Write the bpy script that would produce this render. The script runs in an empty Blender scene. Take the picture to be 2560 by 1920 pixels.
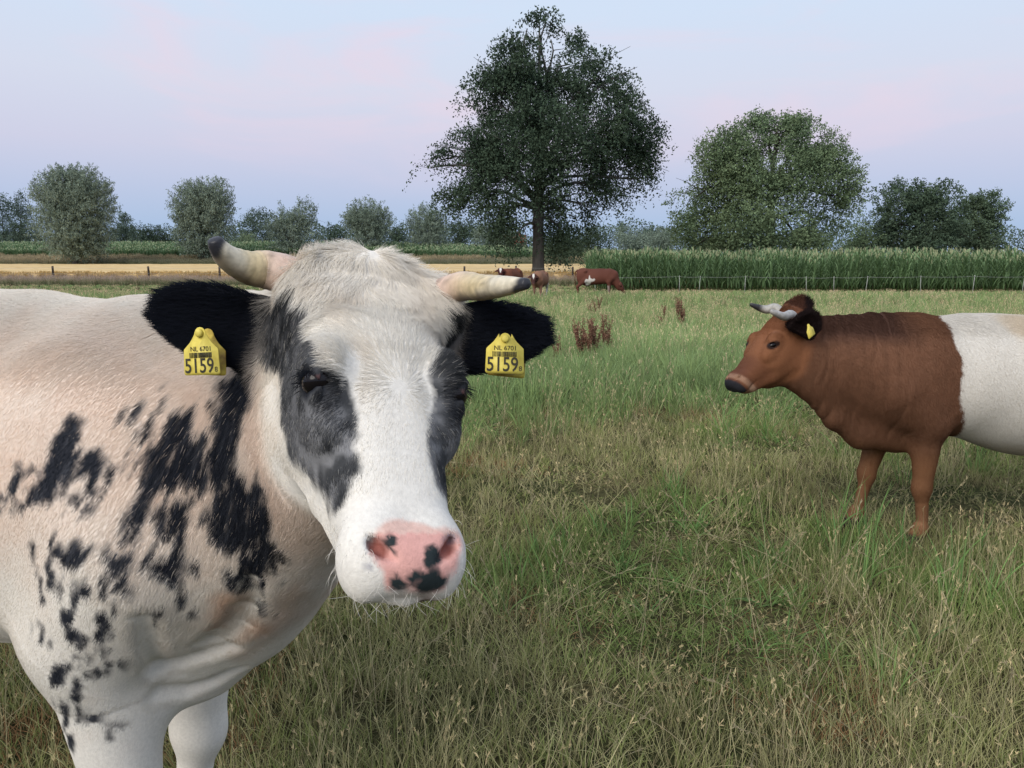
import bpy, math, random
import numpy as np
from mathutils import Vector, Matrix

# ------------------------------------------------------------------ camera, world, sun, exposure
SC = bpy.context.scene
COL = SC.collection
FPX = 773.0                      # focal length in pixels of a 1024 px wide frame
PITCH = math.radians(9.26)
CAM_H = 1.52
cam_data = bpy.data.cameras.new('camera')
cam = bpy.data.objects.new('camera', cam_data)
COL.objects.link(cam)
cam_data.sensor_width = 36.0
cam_data.lens = FPX / 1024.0 * 36.0
cam_data.clip_start = 0.05
cam_data.clip_end = 6000.0
cam.location = (0, 0, CAM_H)
cam.rotation_euler = (math.radians(90) - PITCH, 0, 0)
SC.camera = cam

SUN_ELEV, SUN_AZ = math.radians(36.0), math.radians(212.0)     # soft light of the bright evening sky behind the camera
world = bpy.data.worlds.new('World')
SC.world = world
world.use_nodes = True
def build_world():
    nt = world.node_tree; N = nt.nodes; L = nt.links
    N.clear()
    out = N.new('ShaderNodeOutputWorld')
    bg = N.new('ShaderNodeBackground'); bg.inputs['Strength'].default_value = 1.0
    tc = N.new('ShaderNodeTexCoord')
    sep = N.new('ShaderNodeSeparateXYZ'); L.new(tc.outputs['Generated'], sep.inputs[0])
    ramp = N.new('ShaderNodeValToRGB')
    L.new(sep.outputs['Z'], ramp.inputs['Fac'])
    cr = ramp.color_ramp
    cr.interpolation = 'LINEAR'
    stops = [(0.0, (.312, .422, .625)), (.034, (.332, .445, .635)), (.08, (.425, .485, .652)), (.13, (.525, .532, .665)), (.20, (.568, .600, .712)), (.28, (.548, .638, .775)), (.45, (.535, .645, .800)), (1.0, (.51, .635, .83))]
    while len(cr.elements) < len(stops): cr.elements.new(0.5)
    for e, (p, c) in zip(cr.elements, stops):
        e.position = p; e.color = (*c, 1)
    # thin rosy streaks of cloud
    mp = N.new('ShaderNodeMapping'); mp.inputs['Scale'].default_value = (1.6, 1.6, 6.5); mp.inputs['Rotation'].default_value = (0.0, 0.30, 0.0)
    mp.inputs['Location'].default_value = (3.7, 0.4, 0.15)
    L.new(tc.outputs['Generated'], mp.inputs[0])
    nz = N.new('ShaderNodeTexNoise'); nz.inputs['Scale'].default_value = 1.9; nz.inputs['Detail'].default_value = 5; nz.inputs['Roughness'].default_value = 0.55
    nz.inputs['Distortion'].default_value = 0.5
    L.new(mp.outputs[0], nz.inputs['Vector'])
    rr = N.new('ShaderNodeMapRange'); rr.interpolation_type = 'SMOOTHSTEP'
    rr.inputs['From Min'].default_value = 0.45; rr.inputs['From Max'].default_value = 0.70
    L.new(nz.outputs['Fac'], rr.inputs['Value'])
    band = N.new('ShaderNodeMapRange'); band.interpolation_type = 'SMOOTHSTEP'
    band.inputs['From Min'].default_value = 0.05; band.inputs['From Max'].default_value = 0.2
    L.new(sep.outputs['Z'], band.inputs['Value'])
    ml = N.new('ShaderNodeMath'); ml.operation = 'MULTIPLY'; L.new(rr.outputs[0], ml.inputs[0]); L.new(band.outputs[0], ml.inputs[1])
    ml2 = N.new('ShaderNodeMath'); ml2.operation = 'MULTIPLY'; L.new(ml.outputs[0], ml2.inputs[0]); ml2.inputs[1].default_value = 0.5
    mix = N.new('ShaderNodeMix'); mix.data_type = 'RGBA'
    L.new(ml2.outputs[0], mix.inputs['Factor']); L.new(ramp.outputs[0], mix.inputs['A'])
    mix.inputs['B'].default_value = (0.74, 0.56, 0.64, 1)
    sky = N.new('ShaderNodeTexSky'); sky.sky_type = 'NISHITA'; sky.sun_disc = False
    sky.sun_elevation = SUN_ELEV; sky.sun_rotation = SUN_AZ
    sm = N.new('ShaderNodeMix'); sm.data_type = 'RGBA'; sm.blend_type = 'ADD'; sm.inputs['Factor'].default_value = 0.004
    L.new(mix.outputs['Result'], sm.inputs['A']); L.new(sky.outputs[0], sm.inputs['B'])
    L.new(sm.outputs['Result'], bg.inputs['Color'])
    L.new(bg.outputs[0], out.inputs['Surface'])
build_world()

sun_d = bpy.data.lights.new('sun', 'SUN')
sun_d.energy = 2.4; sun_d.angle = math.radians(45); sun_d.color = (1.0, 0.93, 0.84)
sun = bpy.data.objects.new('sun', sun_d); COL.objects.link(sun)
_sd = Vector((math.sin(SUN_AZ) * math.cos(SUN_ELEV), math.cos(SUN_AZ) * math.cos(SUN_ELEV), math.sin(SUN_ELEV)))
sun.rotation_euler = _sd.to_track_quat('Z', 'Y').to_euler()
sun.location = (0, -5, 12)

SC.view_settings.view_transform = 'Standard'
SC.view_settings.look = 'None'
SC.view_settings.exposure = 0.22
SC.view_settings.gamma = 1.0
SC.view_settings.use_curve_mapping = False
SC.render.engine = 'CYCLES'
SC.cycles.use_denoising = True
SC.cycles.use_adaptive_sampling = True
SC.cycles.adaptive_threshold = 0.02
SC.cycles.max_bounces = 4
SC.cycles.diffuse_bounces = 2
SC.cycles.glossy_bounces = 2
SC.cycles.transmission_bounces = 3
SC.cycles.transparent_max_bounces = 4
SC.cycles.caustics_reflective = False
SC.cycles.caustics_refractive = False

# ------------------------------------------------------------------ small helpers
_F = np.array([0, math.cos(PITCH), -math.sin(PITCH)]); _U = np.array([0, math.sin(PITCH), math.cos(PITCH)]); _R = np.array([1.0, 0, 0])
_C = np.array([0, 0, CAM_H])
def P(px, py, depth):
    """a point of the place: direction seen at (px, py) of the 1024 x 768 survey frame, at a measured depth in metres"""
    return _C + depth * (_F + _R * (px - 512) / FPX + _U * (384 - py) / FPX)
def nrm(v):
    v = np.asarray(v, float); return v / np.linalg.norm(v)
def sm01(a, b, x):
    t = np.clip((x - a) / (b - a), 0, 1); return t * t * (3 - 2 * t)

def tag(o, label=None, cat=None, group=None, kind=None):
    if label: o['label'] = label
    if cat: o['category'] = cat
    if group: o['group'] = group
    if kind: o['kind'] = kind
    return o
def empty(name, loc, rz=0.0):
    o = bpy.data.objects.new(name, None); COL.objects.link(o)
    o.empty_display_size = 0.2
    o.location = loc; o.rotation_euler = (0, 0, rz)
    return o
def mesh_obj(name, verts, faces, mat=None, parent=None, smooth=False, link=True):
    me = bpy.data.meshes.new(name)
    verts = np.asarray(verts, np.float32).reshape(-1, 3)
    me.vertices.add(len(verts)); me.vertices.foreach_set('co', verts.ravel())
    if isinstance(faces, np.ndarray):
        n, k = faces.shape
        me.loops.add(n * k); me.loops.foreach_set('vertex_index', faces.astype(np.int32).ravel())
        me.polygons.add(n); me.polygons.foreach_set('loop_start', np.arange(0, n * k, k, dtype=np.int32))
    else:
        tot = [len(f) for f in faces]
        me.loops.add(sum(tot)); me.loops.foreach_set('vertex_index', np.array([i for f in faces for i in f], np.int32))
        me.polygons.add(len(faces)); st = np.concatenate([[0], np.cumsum(tot)[:-1]]).astype(np.int32)
        me.polygons.foreach_set('loop_start', st)
    me.update(calc_edges=True); me.validate()
    if smooth: me.polygons.foreach_set('use_smooth', np.ones(len(me.polygons), bool))
    if mat: me.materials.append(mat)
    o = bpy.data.objects.new(name, me)
    if link: COL.objects.link(o)
    if parent: o.parent = parent
    return o
def set_col(me, name, cols, domain='POINT'):
    a = me.attributes.new(name, 'FLOAT_COLOR', domain)
    c = np.ones((len(cols), 4), np.float32); c[:, :3] = cols
    a.data.foreach_set('color', c.ravel())

class MB:
    """collects simple shapes and builds them as one mesh object"""
    def __init__(self): self.v = []; self.f = []
    def add(self, v, f):
        b = len(self.v); self.v += [tuple(map(float, p)) for p in v]; self.f += [tuple(i + b for i in q) for q in f]
    def box(self, c, s, rz=0.0):
        cx, cy, cz = c; x, y, z = s[0] / 2, s[1] / 2, s[2] / 2; co, si = math.cos(rz), math.sin(rz)
        vs = [(cx + a * x * co - b * y * si, cy + a * x * si + b * y * co, cz + d * z) for d in (-1, 1) for a, b in ((-1, -1), (1, -1), (1, 1), (-1, 1))]
        self.add(vs, [(3, 2, 1, 0), (4, 5, 6, 7), (0, 1, 5, 4), (1, 2, 6, 5), (2, 3, 7, 6), (3, 0, 4, 7)])
    def tube(self, pts, radii, n=8, cap=True):
        pts = [np.asarray(p, float) for p in pts]
        rings = []
        up = None
        for i, p in enumerate(pts):
            t = pts[min(i + 1, len(pts) - 1)] - pts[max(i - 1, 0)]
            t = t / (np.linalg.norm(t) + 1e-9)
            if up is None:
                up = np.array([0, 0, 1.0]) if abs(t[2]) < 0.9 else np.array([1.0, 0, 0])
            a = np.cross(t, up); a /= np.linalg.norm(a) + 1e-9; b = np.cross(a, t); up = b
            r = radii[i]
            rings.append([p + r * (math.cos(2 * math.pi * k / n) * a + math.sin(2 * math.pi * k / n) * b) for k in range(n)])
        vs = [q for r in rings for q in r]; fs = []
        for i in range(len(pts) - 1):
            for k in range(n):
                fs.append((i * n + k, i * n + (k + 1) % n, (i + 1) * n + (k + 1) % n, (i + 1) * n + k))
        if cap:
            fs.append(tuple(range(n))[::-1]); fs.append(tuple((len(pts) - 1) * n + k for k in range(n)))
        self.add(vs, fs)
    def build(self, name, mat=None, parent=None, smooth=False):
        return mesh_obj(name, self.v, self.f, mat, parent, smooth)

def new_mat(name):
    m = bpy.data.materials.new(name); m.use_nodes = True
    nt = m.node_tree; N = nt.nodes; b = N['Principled BSDF']
    return m, nt, N, nt.links, b
def mat_noise(name, c1, c2, scale=8.0, rough=0.8, spec=0.2, detail=6, bump=0.0, bscale=None, coords='Object', stretch=(1, 1, 1)):
    m, nt, N, L, b = new_mat(name)
    tc = N.new('ShaderNodeTexCoord'); mp = N.new('ShaderNodeMapping'); mp.inputs['Scale'].default_value = stretch
    L.new(tc.outputs[coords], mp.inputs[0])
    nz = N.new('ShaderNodeTexNoise'); nz.inputs['Scale'].default_value = scale; nz.inputs['Detail'].default_value = detail
    L.new(mp.outputs[0], nz.inputs['Vector'])
    r = N.new('ShaderNodeValToRGB'); r.color_ramp.elements[0].color = (*c1, 1); r.color_ramp.elements[1].color = (*c2, 1)
    r.color_ramp.elements[0].position = 0.3; r.color_ramp.elements[1].position = 0.7
    L.new(nz.outputs['Fac'], r.inputs['Fac']); L.new(r.outputs[0], b.inputs['Base Color'])
    b.inputs['Roughness'].default_value = rough; b.inputs['Specular IOR Level'].default_value = spec
    if bump:
        bp = N.new('ShaderNodeBump'); bp.inputs['Strength'].default_value = bump; bp.inputs['Distance'].default_value = 0.02
        n2 = N.new('ShaderNodeTexNoise'); n2.inputs['Scale'].default_value = bscale or scale * 4; n2.inputs['Detail'].default_value = 6
        L.new(mp.outputs[0], n2.inputs['Vector'])
        L.new(n2.outputs['Fac'], bp.inputs['Height']); L.new(bp.outputs[0], b.inputs['Normal'])
    return m
def mat_attr(name, attr='Col', rough=0.7, spec=0.2, noise=0.0, nscale=40.0, instancer=None, trans=0.0, bump=0.0, bscale=200.0):
    """base colour from a colour attribute of the geometry, broken up by a fine noise"""
    m, nt, N, L, b = new_mat(name)
    a = N.new('ShaderNodeAttribute'); a.attribute_name = attr
    src = a.outputs['Color']
    if instancer:
        ia = N.new('ShaderNodeAttribute'); ia.attribute_type = 'INSTANCER'; ia.attribute_name = instancer
        mx = N.new('ShaderNodeMix'); mx.data_type = 'RGBA'; mx.blend_type = 'MULTIPLY'; mx.inputs['Factor'].default_value = 1.0
        L.new(src, mx.inputs['A']); L.new(ia.outputs['Color'], mx.inputs['B']); src = mx.outputs['Result']
    if noise:
        tc = N.new('ShaderNodeTexCoord')
        nz = N.new('ShaderNodeTexNoise'); nz.inputs['Scale'].default_value = nscale; nz.inputs['Detail'].default_value = 5
        L.new(tc.outputs['Object'], nz.inputs['Vector'])
        mr = N.new('ShaderNodeMapRange'); mr.inputs['From Min'].default_value = 0.25; mr.inputs['From Max'].default_value = 0.75
        mr.inputs['To Min'].default_value = 1 - noise; mr.inputs['To Max'].default_value = 1 + noise
        L.new(nz.outputs['Fac'], mr.inputs['Value'])
        vm = N.new('ShaderNodeVectorMath'); vm.operation = 'SCALE'; L.new(src, vm.inputs[0]); L.new(mr.outputs[0], vm.inputs['Scale']); src = vm.outputs[0]
    L.new(src, b.inputs['Base Color'])
    b.inputs['Roughness'].default_value = rough; b.inputs['Specular IOR Level'].default_value = spec
    if bump:
        tc = N.new('ShaderNodeTexCoord'); n2 = N.new('ShaderNodeTexNoise'); n2.inputs['Scale'].default_value = bscale; n2.inputs['Detail'].default_value = 4
        L.new(tc.outputs['Object'], n2.inputs['Vector'])
        bp = N.new('ShaderNodeBump'); bp.inputs['Strength'].default_value = bump; bp.inputs['Distance'].default_value = 0.003
        L.new(n2.outputs['Fac'], bp.inputs['Height']); L.new(bp.outputs[0], b.inputs['Normal'])
    if trans:
        tr = N.new('ShaderNodeBsdfTranslucent'); L.new(src, tr.inputs['Color'])
        ms = N.new('ShaderNodeMixShader'); ms.inputs['Fac'].default_value = trans
        out = N['Material Output']
        L.new(b.outputs[0], ms.inputs[1]); L.new(tr.outputs[0], ms.inputs[2]); L.new(ms.outputs[0], out.inputs['Surface'])
    return m

# value noise in numpy (for colours and shapes of many small pieces)
_rs = np.random.RandomState(7)
_NT = _rs.rand(64, 64, 64).astype(np.float32)
def vnoise(p, scale=1.0):
    q = np.asarray(p, np.float32) * scale + 1000.0
    i = np.floor(q).astype(np.int64); f = (q - i).astype(np.float32); f = f * f * (3 - 2 * f)
    i &= 63; j = (i + 1) & 63
    def g(a, b, c): return _NT[a, b, c]
    x0, y0, z0 = i.T; x1, y1, z1 = j.T; fx, fy, fz = f.T
    c00 = g(x0, y0, z0) * (1 - fx) + g(x1, y0, z0) * fx; c10 = g(x0, y1, z0) * (1 - fx) + g(x1, y1, z0) * fx
    c01 = g(x0, y0, z1) * (1 - fx) + g(x1, y0, z1) * fx; c11 = g(x0, y1, z1) * (1 - fx) + g(x1, y1, z1) * fx
    return (c00 * (1 - fy) + c10 * fy) * (1 - fz) + (c01 * (1 - fy) + c11 * fy) * fz
def fbm(p, scale=1.0, oct=3):
    s = 0; a = 1.0; t = 0
    for k in range(oct):
        s = s + a * vnoise(np.asarray(p) + 17.3 * k, scale * 2 ** k); t += a; a *= 0.5
    return s / t

# ------------------------------------------------------------------ implicit modelling for animal bodies
def smin(a, b, k):
    h = np.clip(0.5 + 0.5 * (b - a) / k, 0, 1)
    return b * (1 - h) + a * h - k * h * (1 - h)
def smax(a, b, k): return -smin(-a, -b, k)
def rot_axes(x, y=None):
    """3 orthonormal rows: first along x, second as near y as possible"""
    x = nrm(x); y = np.array([0, 0, 1.0]) if y is None else np.asarray(y, float)
    y = nrm(y - x * np.dot(x, y)); z = np.cross(x, y)
    return np.array([x, y, z])
class Field:
    def __init__(self): self.ops = []
    def ell(self, c, r, k=0.05, axes=None, mode='u'):
        c = np.asarray(c, np.float32); r = np.asarray(r, np.float32); A = None if axes is None else np.asarray(axes, np.float32)
        def fn(p):
            q = p - c
            if A is not None: q = q @ A.T
            a = q / r; k0 = np.sqrt((a * a).sum(1)) + 1e-6; b = a / r; k1 = np.sqrt((b * b).sum(1)) + 1e-6
            return k0 * (k0 - 1) / k1
        self.ops.append((fn, c, float(r.max()), k, mode)); return self
    def chain(self, pts, rad, k=0.05, inner=None, mode='u'):
        pts = np.asarray(pts, np.float32); rad = np.asarray(rad, np.float32)
        c = (pts.max(0) + pts.min(0)) / 2; R = float(np.linalg.norm(pts - c, axis=1).max() + rad.max())
        ki = inner if inner is not None else float(rad.mean() * 0.5)
        def fn(p):
            d = None
            for a, b, ra, rb in zip(pts[:-1], pts[1:], rad[:-1], rad[1:]):
                ab = b - a; L2 = float(ab @ ab) + 1e-9
                t = np.clip(((p - a) @ ab) / L2, 0, 1)
                q = p - a - t[:, None] * ab
                e = np.sqrt((q * q).sum(1)) - (ra + (rb - ra) * t)
                d = e if d is None else smin(d, e, ki)
            return d
        self.ops.append((fn, c, R, k, mode)); return self
    def func(self, fn, c, R, k=0.05, mode='u'):
        self.ops.append((fn, np.asarray(c, np.float32), float(R), k, mode)); return self
    def __call__(self, p, margin=0.14):
        p = np.asarray(p, np.float32)
        d = np.full(len(p), 1.0, np.float32)
        step = 8192
        for a in range(0, len(p), step):
            q = p[a:a + step]; lo = q.min(0); hi = q.max(0); bc = (lo + hi) / 2; br = float(np.linalg.norm(hi - lo)) / 2
            o = np.full(len(q), 1.0, np.float32)
            for fn, c, R, k, mode in self.ops:
                dist = float(np.linalg.norm(bc - c))
                if dist > R + margin + br: continue
                if dist + br < R + margin:
                    e = fn(q); m = slice(None)
                else:
                    m = ((q - c) ** 2).sum(1) < (R + margin) ** 2
                    if not m.any(): continue
                    e = fn(q[m])
                e = e.astype(np.float32)
                if mode == 'u': o[m] = smin(o[m], e, k)
                elif mode == 's': o[m] = smax(o[m], -e, k)
                else: o[m] = o[m] + e
            d[a:a + step] = o
        return d

def polygonise(field, lo, hi, h):
    """sparse surface nets: returns vertices and quads of field = 0"""
    B = 8; s = B * h
    lo = np.asarray(lo, float); n = np.ceil((np.asarray(hi, float) - lo) / s).astype(int) + 1
    I = np.stack(np.meshgrid(*[np.arange(k) for k in n], indexing='ij'), -1).reshape(-1, 3)
    cen = lo + (I + 0.5) * s
    d = field(cen, margin=0.14 + s)
    act = np.abs(d) < s * 1.35
    Ia = I[act]; nb = len(Ia)
    bid = np.full(n + 2, -1, np.int64)
    bid[Ia[:, 0] + 1, Ia[:, 1] + 1, Ia[:, 2] + 1] = np.arange(nb)
    loc = np.stack(np.meshgrid(*[np.arange(B)] * 3, indexing='ij'), -1).reshape(-1, 3)
    V = np.empty((nb, B, B, B), np.float32)
    ch = 16
    for a in range(0, nb, ch):
        pts = (lo + ((Ia[a:a + ch, None, :] * B + loc[None]) * h)).reshape(-1, 3)
        V[a:a + ch] = field(pts).reshape(-1, B, B, B)
    V9 = np.full((nb, 9, 9, 9), 1.0, np.float32); V9[:, :8, :8, :8] = V
    sl = {0: (slice(0, 8), slice(0, 8)), 1: (slice(8, 9), slice(0, 1))}
    for ox in (0, 1):
        for oy in (0, 1):
            for oz in (0, 1):
                if ox + oy + oz == 0: continue
                nb_id = bid[Ia[:, 0] + 1 + ox, Ia[:, 1] + 1 + oy, Ia[:, 2] + 1 + oz]
                dst = (slice(None), sl[ox][0], sl[oy][0], sl[oz][0])
                dst = (slice(None),) + tuple(sl[o][0] if o == 0 else sl[1][0] for o in (ox, oy, oz))
                srcs = tuple(slice(0, 8) if o == 0 else slice(0, 1) for o in (ox, oy, oz))
                edge = tuple(slice(0, 8) if o == 0 else slice(7, 8) for o in (ox, oy, oz))
                has = nb_id >= 0
                tmp = V[(slice(None),) + edge].copy()
                tmp[has] = V[(nb_id[has],) + srcs] if False else V[nb_id[has]][(slice(None),) + srcs]
                V9[dst] = tmp
    S = V9 < 0
    cnt = np.zeros((nb, 8, 8, 8), np.int8)
    for a in (0, 1):
        for b in (0, 1):
            for c in (0, 1): cnt += S[:, a:a + 8, b:b + 8, c:c + 8]
    cell = (cnt > 0) & (cnt < 8)
    cb, ci, cj, ck = np.nonzero(cell)
    idx = np.full((nb, 8, 8, 8), -1, np.int64); idx[cb, ci, cj, ck] = np.arange(len(cb))
    acc = np.zeros((len(cb), 3)); w = np.zeros(len(cb))
    corners = [(a, b, c) for a in (0, 1) for b in (0, 1) for c in (0, 1)]
    for p in corners:
        for ax in range(3):
            if p[ax]: continue
            q = list(p); q[ax] = 1
            va = V9[cb, ci + p[0], cj + p[1], ck + p[2]]; vb = V9[cb, ci + q[0], cj + q[1], ck + q[2]]
            m = (va < 0) != (vb < 0)
            t = va[m] / (va[m] - vb[m])
            pos = np.tile(np.array(p, float), (m.sum(), 1)); pos[:, ax] = t
            acc[m] += pos; w[m] += 1
    base = Ia[cb] * B + np.stack([ci, cj, ck], 1)
    verts = lo + (base + acc / w[:, None]) * h
    G = Ia * B
    def cidx(c):
        b = bid[(c[:, 0] >> 3) + 1, (c[:, 1] >> 3) + 1, (c[:, 2] >> 3) + 1]
        r = np.full(len(c), -1, np.int64); ok = b >= 0
        r[ok] = idx[b[ok], c[ok, 0] & 7, c[ok, 1] & 7, c[ok, 2] & 7]
        return r
    quads = []
    for ax in range(3):
        hi_s = [slice(0, 8)] * 3; hi_s[ax] = slice(1, 9)
        A = S[:, :8, :8, :8]; Bq = S[(slice(None),) + tuple(hi_s)]
        e = np.argwhere(A != Bq)
        flip = A[e[:, 0], e[:, 1], e[:, 2], e[:, 3]]
        g = G[e[:, 0]] + e[:, 1:]
        u, v = [(1, 2), (2, 0), (0, 1)][ax]
        du = np.zeros(3, int); dv = np.zeros(3, int); du[u] = 1; dv[v] = 1
        q = np.stack([cidx(g - du - dv), cidx(g - dv), cidx(g), cidx(g - du)], 1)
        q[~flip] = q[~flip][:, ::-1]
        quads.append(q[(q >= 0).all(1)])
    quads = np.concatenate(quads)
    # settle the vertices onto the true surface
    eps = h * 0.4
    off = np.array([[1, 1, 1], [1, -1, -1], [-1, 1, -1], [-1, -1, 1]], float)
    N = None
    for it in range(2):
        ds = [field(verts + o * eps) for o in off]
        g = sum(o[None] * dd[:, None] for o, dd in zip(off, ds)) / (4 * eps)
        f = sum(ds) / 4
        gl = np.sqrt((g * g).sum(1)) + 1e-6
        step = np.clip(f / np.maximum(gl, 0.3), -h * 0.5, h * 0.5)
        verts = verts - g / gl[:, None] * step[:, None]
        N = g / gl[:, None]
    return verts, quads, N

# ------------------------------------------------------------------ cattle
class CowFrame:
    def __init__(self, O, heading, s, poll, w, v, hs):
        self.O = np.asarray(O, float); self.s = s; self.hs = hs
        self.f = np.array([math.cos(heading), math.sin(heading), 0]); self.l = np.array([-math.sin(heading), math.cos(heading), 0]); self.z = np.array([0, 0, 1.0])
        self.poll = np.asarray(poll, float)
        self.w = nrm(w); self.v = nrm(np.asarray(v, float) - self.w * np.dot(self.w, v)); self.u = np.cross(self.w, self.v)
    def B(self, x, y, z): return self.O + self.s * (x * self.f + y * self.l + z * self.z)
    def H(self, u, v, w): return self.poll + self.hs * (u * self.u + v * self.v + w * self.w)
    def to_body(self, p):
        q = (np.asarray(p, float) - self.O) / self.s; return np.stack([q @ self.f, q @ self.l, q @ self.z], -1)
    def to_head(self, p):
        q = (np.asarray(p, float) - self.poll) / self.hs; return np.stack([q @ self.u, q @ self.v, q @ self.w], -1)
    @property
    def baxes(self): return np.array([self.f, self.l, self.z])
    @property
    def haxes(self): return np.array([self.u, self.v, self.w])

HEAD = np.array([  # w, half width, front v, back v
    ( .030, .080, -.060, -.110), ( .012, .116, -.030, -.140), (-.03, .126, -.008, -.170), (-.08, .125,  .002, -.190), (-.13, .116,  .006, -.200),
    (-.18, .103,  .006, -.207), (-.23, .097,  .001, -.210), (-.28, .088, -.006, -.195), (-.33, .086, -.012, -.178), (-.38, .079, -.016, -.155),
    (-.42, .072, -.018, -.142), (-.46, .071, -.024, -.128), (-.485, .066, -.036, -.112), (-.500, .056, -.050, -.100), (-.507, .045, -.058, -.09)])

def head_ops(F, C, p):
    hs = C.hs; H = C.H; A = C.haxes
    W = HEAD[::-1, 0]
    def loft(pts):
        q = C.to_head(pts); u, v, w = q.T
        wc = np.clip(w, W[0], W[-1])
        a = np.interp(wc, W, HEAD[::-1, 1]); vf = np.interp(wc, W, HEAD[::-1, 2]); vb = np.interp(wc, W, HEAD[::-1, 3])
        c = (vf + vb) / 2; b = (vf - vb) / 2
        vv = (v - c) / b
        a = a * (1 - 0.10 * np.clip(-vv, 0, 1.4))           # narrower towards the jaw
        r = (np.abs(u / a) ** 2.7 + np.abs(vv) ** 2.7 + 1e-9) ** (1 / 2.7)
        d = (r - 1) * np.minimum(a, b) * hs
        e = np.maximum(w - W[-1], 0) + np.maximum(W[0] - w, 0)
        return np.sqrt(np.maximum(d, 0) ** 2 + (e * hs) ** 2) + np.minimum(d, 0)
    F.func(loft, H(0, -.1, -.25), .36 * hs, k=p.get('head_k', .045))
    for s in (-1, 1):
        F.ell(H(s * .078, -.115, -.215), np.array([.034, .072, .095]) * hs, .04 * hs, A)                 # cheek muscle
        F.ell(H(s * .088, -.026, -.200), np.array([.030, .040, .042]) * hs, .03 * hs, A)                 # brow over the eye
        F.ell(H(s * .085, -.050, -.262), np.array([.026, .032, .048]) * hs, .03 * hs, A)                 # cheek bone
        F.ell(H(s * .082, -.062, -.015), np.array([.030, .034, .030]) * hs, .025 * hs, A)                # horn root
        F.ell(H(s * .040, -.050, -.455), np.array([.041, .034, .046]) * hs, .022 * hs, A)                # side of the muzzle
    for s in (-1, 1):
        F.ell(H(s * .047, -.066, -.470), np.array([.032, .040, .044]) * hs, .016 * hs, A)                # full upper lip
        F.chain([H(s * .056, -.190, -.15), H(s * .056, -.198, -.215), H(s * .046, -.162, -.33), H(s * .028, -.132, -.43)], np.array([.03, .036, .028, .022]) * hs, .03 * hs)   # jaw bone
    F.ell(H(0, -.046, -.475), np.array([.050, .034, .040]) * hs, .02 * hs, A)                             # nose pad
    F.ell(H(0, -.116, -.440), np.array([.052, .030, .050]) * hs, .022 * hs, A)                            # chin
    F.ell(H(0, -.045, .010), np.array([.088, .045, .032]) * hs, .03 * hs, A)                              # poll
    for s in (-1, 1):
        # mouth line between the upper lip and the chin
        F.chain([H(s * .0, -.092, -.512), H(s * .040, -.094, -.500), H(s * .066, -.100, -.455), H(s * .070, -.104, -.41)], np.array([.004, .004, .004, .002]) * hs, .010 * hs, mode='s')
        # nostril, a comma opening
        F.chain([H(s * .054, -.030, -.449), H(s * .051, -.024, -.463), H(s * .039, -.020, -.476), H(s * .026, -.021, -.485)], np.array([.004, .0080, .0065, .0025]) * hs, .008 * hs, mode='s')
        # socket and lids
        F.ell(H(s * 0.110, -0.024, -0.228), np.array([.017, .022, .016]) * hs, .012 * hs, A, mode='s')
        F.chain([H(s * 0.102, 0.000, -0.243), H(s * 0.112, -0.010, -0.213), H(s * 0.114, -0.030, -0.209), H(s * 0.107, -0.052, -0.224)], np.array([.005, .0085, .0085, .005]) * hs, .009 * hs)
        F.chain([H(s * 0.101, -0.002, -0.245), H(s * 0.107, -0.022, -0.251), H(s * 0.106, -0.050, -0.229)], np.array([.004, .0065, .004]) * hs, .009 * hs)
        # tear hollow
        F.chain([H(s * 0.096, 0.006, -0.243), H(s * 0.082, 0.016, -0.291)], np.array([.006, .008]) * hs, .02 * hs, mode='s')

def ear_op(F, base, tip, normal, width, thick, k=.03, cup=0.35):
    base = np.asarray(base, float); tip = np.asarray(tip, float)
    ax = rot_axes(tip - base, normal)      # rows: along, normal, across
    Lr = np.linalg.norm(tip - base)
    def fn(p):
        q = (p - base) @ ax.T.astype(np.float32)
        t = q[:, 0] / Lr
        tc = np.clip(t, 0, 1)
        # leaf outline: narrow root, widest past the middle, rounded tip
        hw = width * np.interp(tc, [0, .15, .35, .55, .75, .9, 1.0], [.92, .97, 1.0, 1.0, .82, .58, .32])
        x = q[:, 2] / hw
        bend = cup * width * (np.minimum((q[:, 2] / width) ** 2, 1.2) - .3) * np.clip(tc * 2.2, 0, 1)      # cupped forward at the rims
        th = thick * np.interp(tc, [0, .25, 1], [2.4, 1.3, .9])
        dn = (q[:, 1] - bend) / (1 + .5 * cup)
        dx = np.maximum((np.abs(x) - 1) * hw, 0); de = np.maximum(np.maximum(-t, t - 1) * Lr, 0)
        return np.sqrt(dn ** 2 + dx ** 2 + de ** 2) - th
    F.func(fn, (base + tip) / 2, Lr * .6 + width, k)

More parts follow.
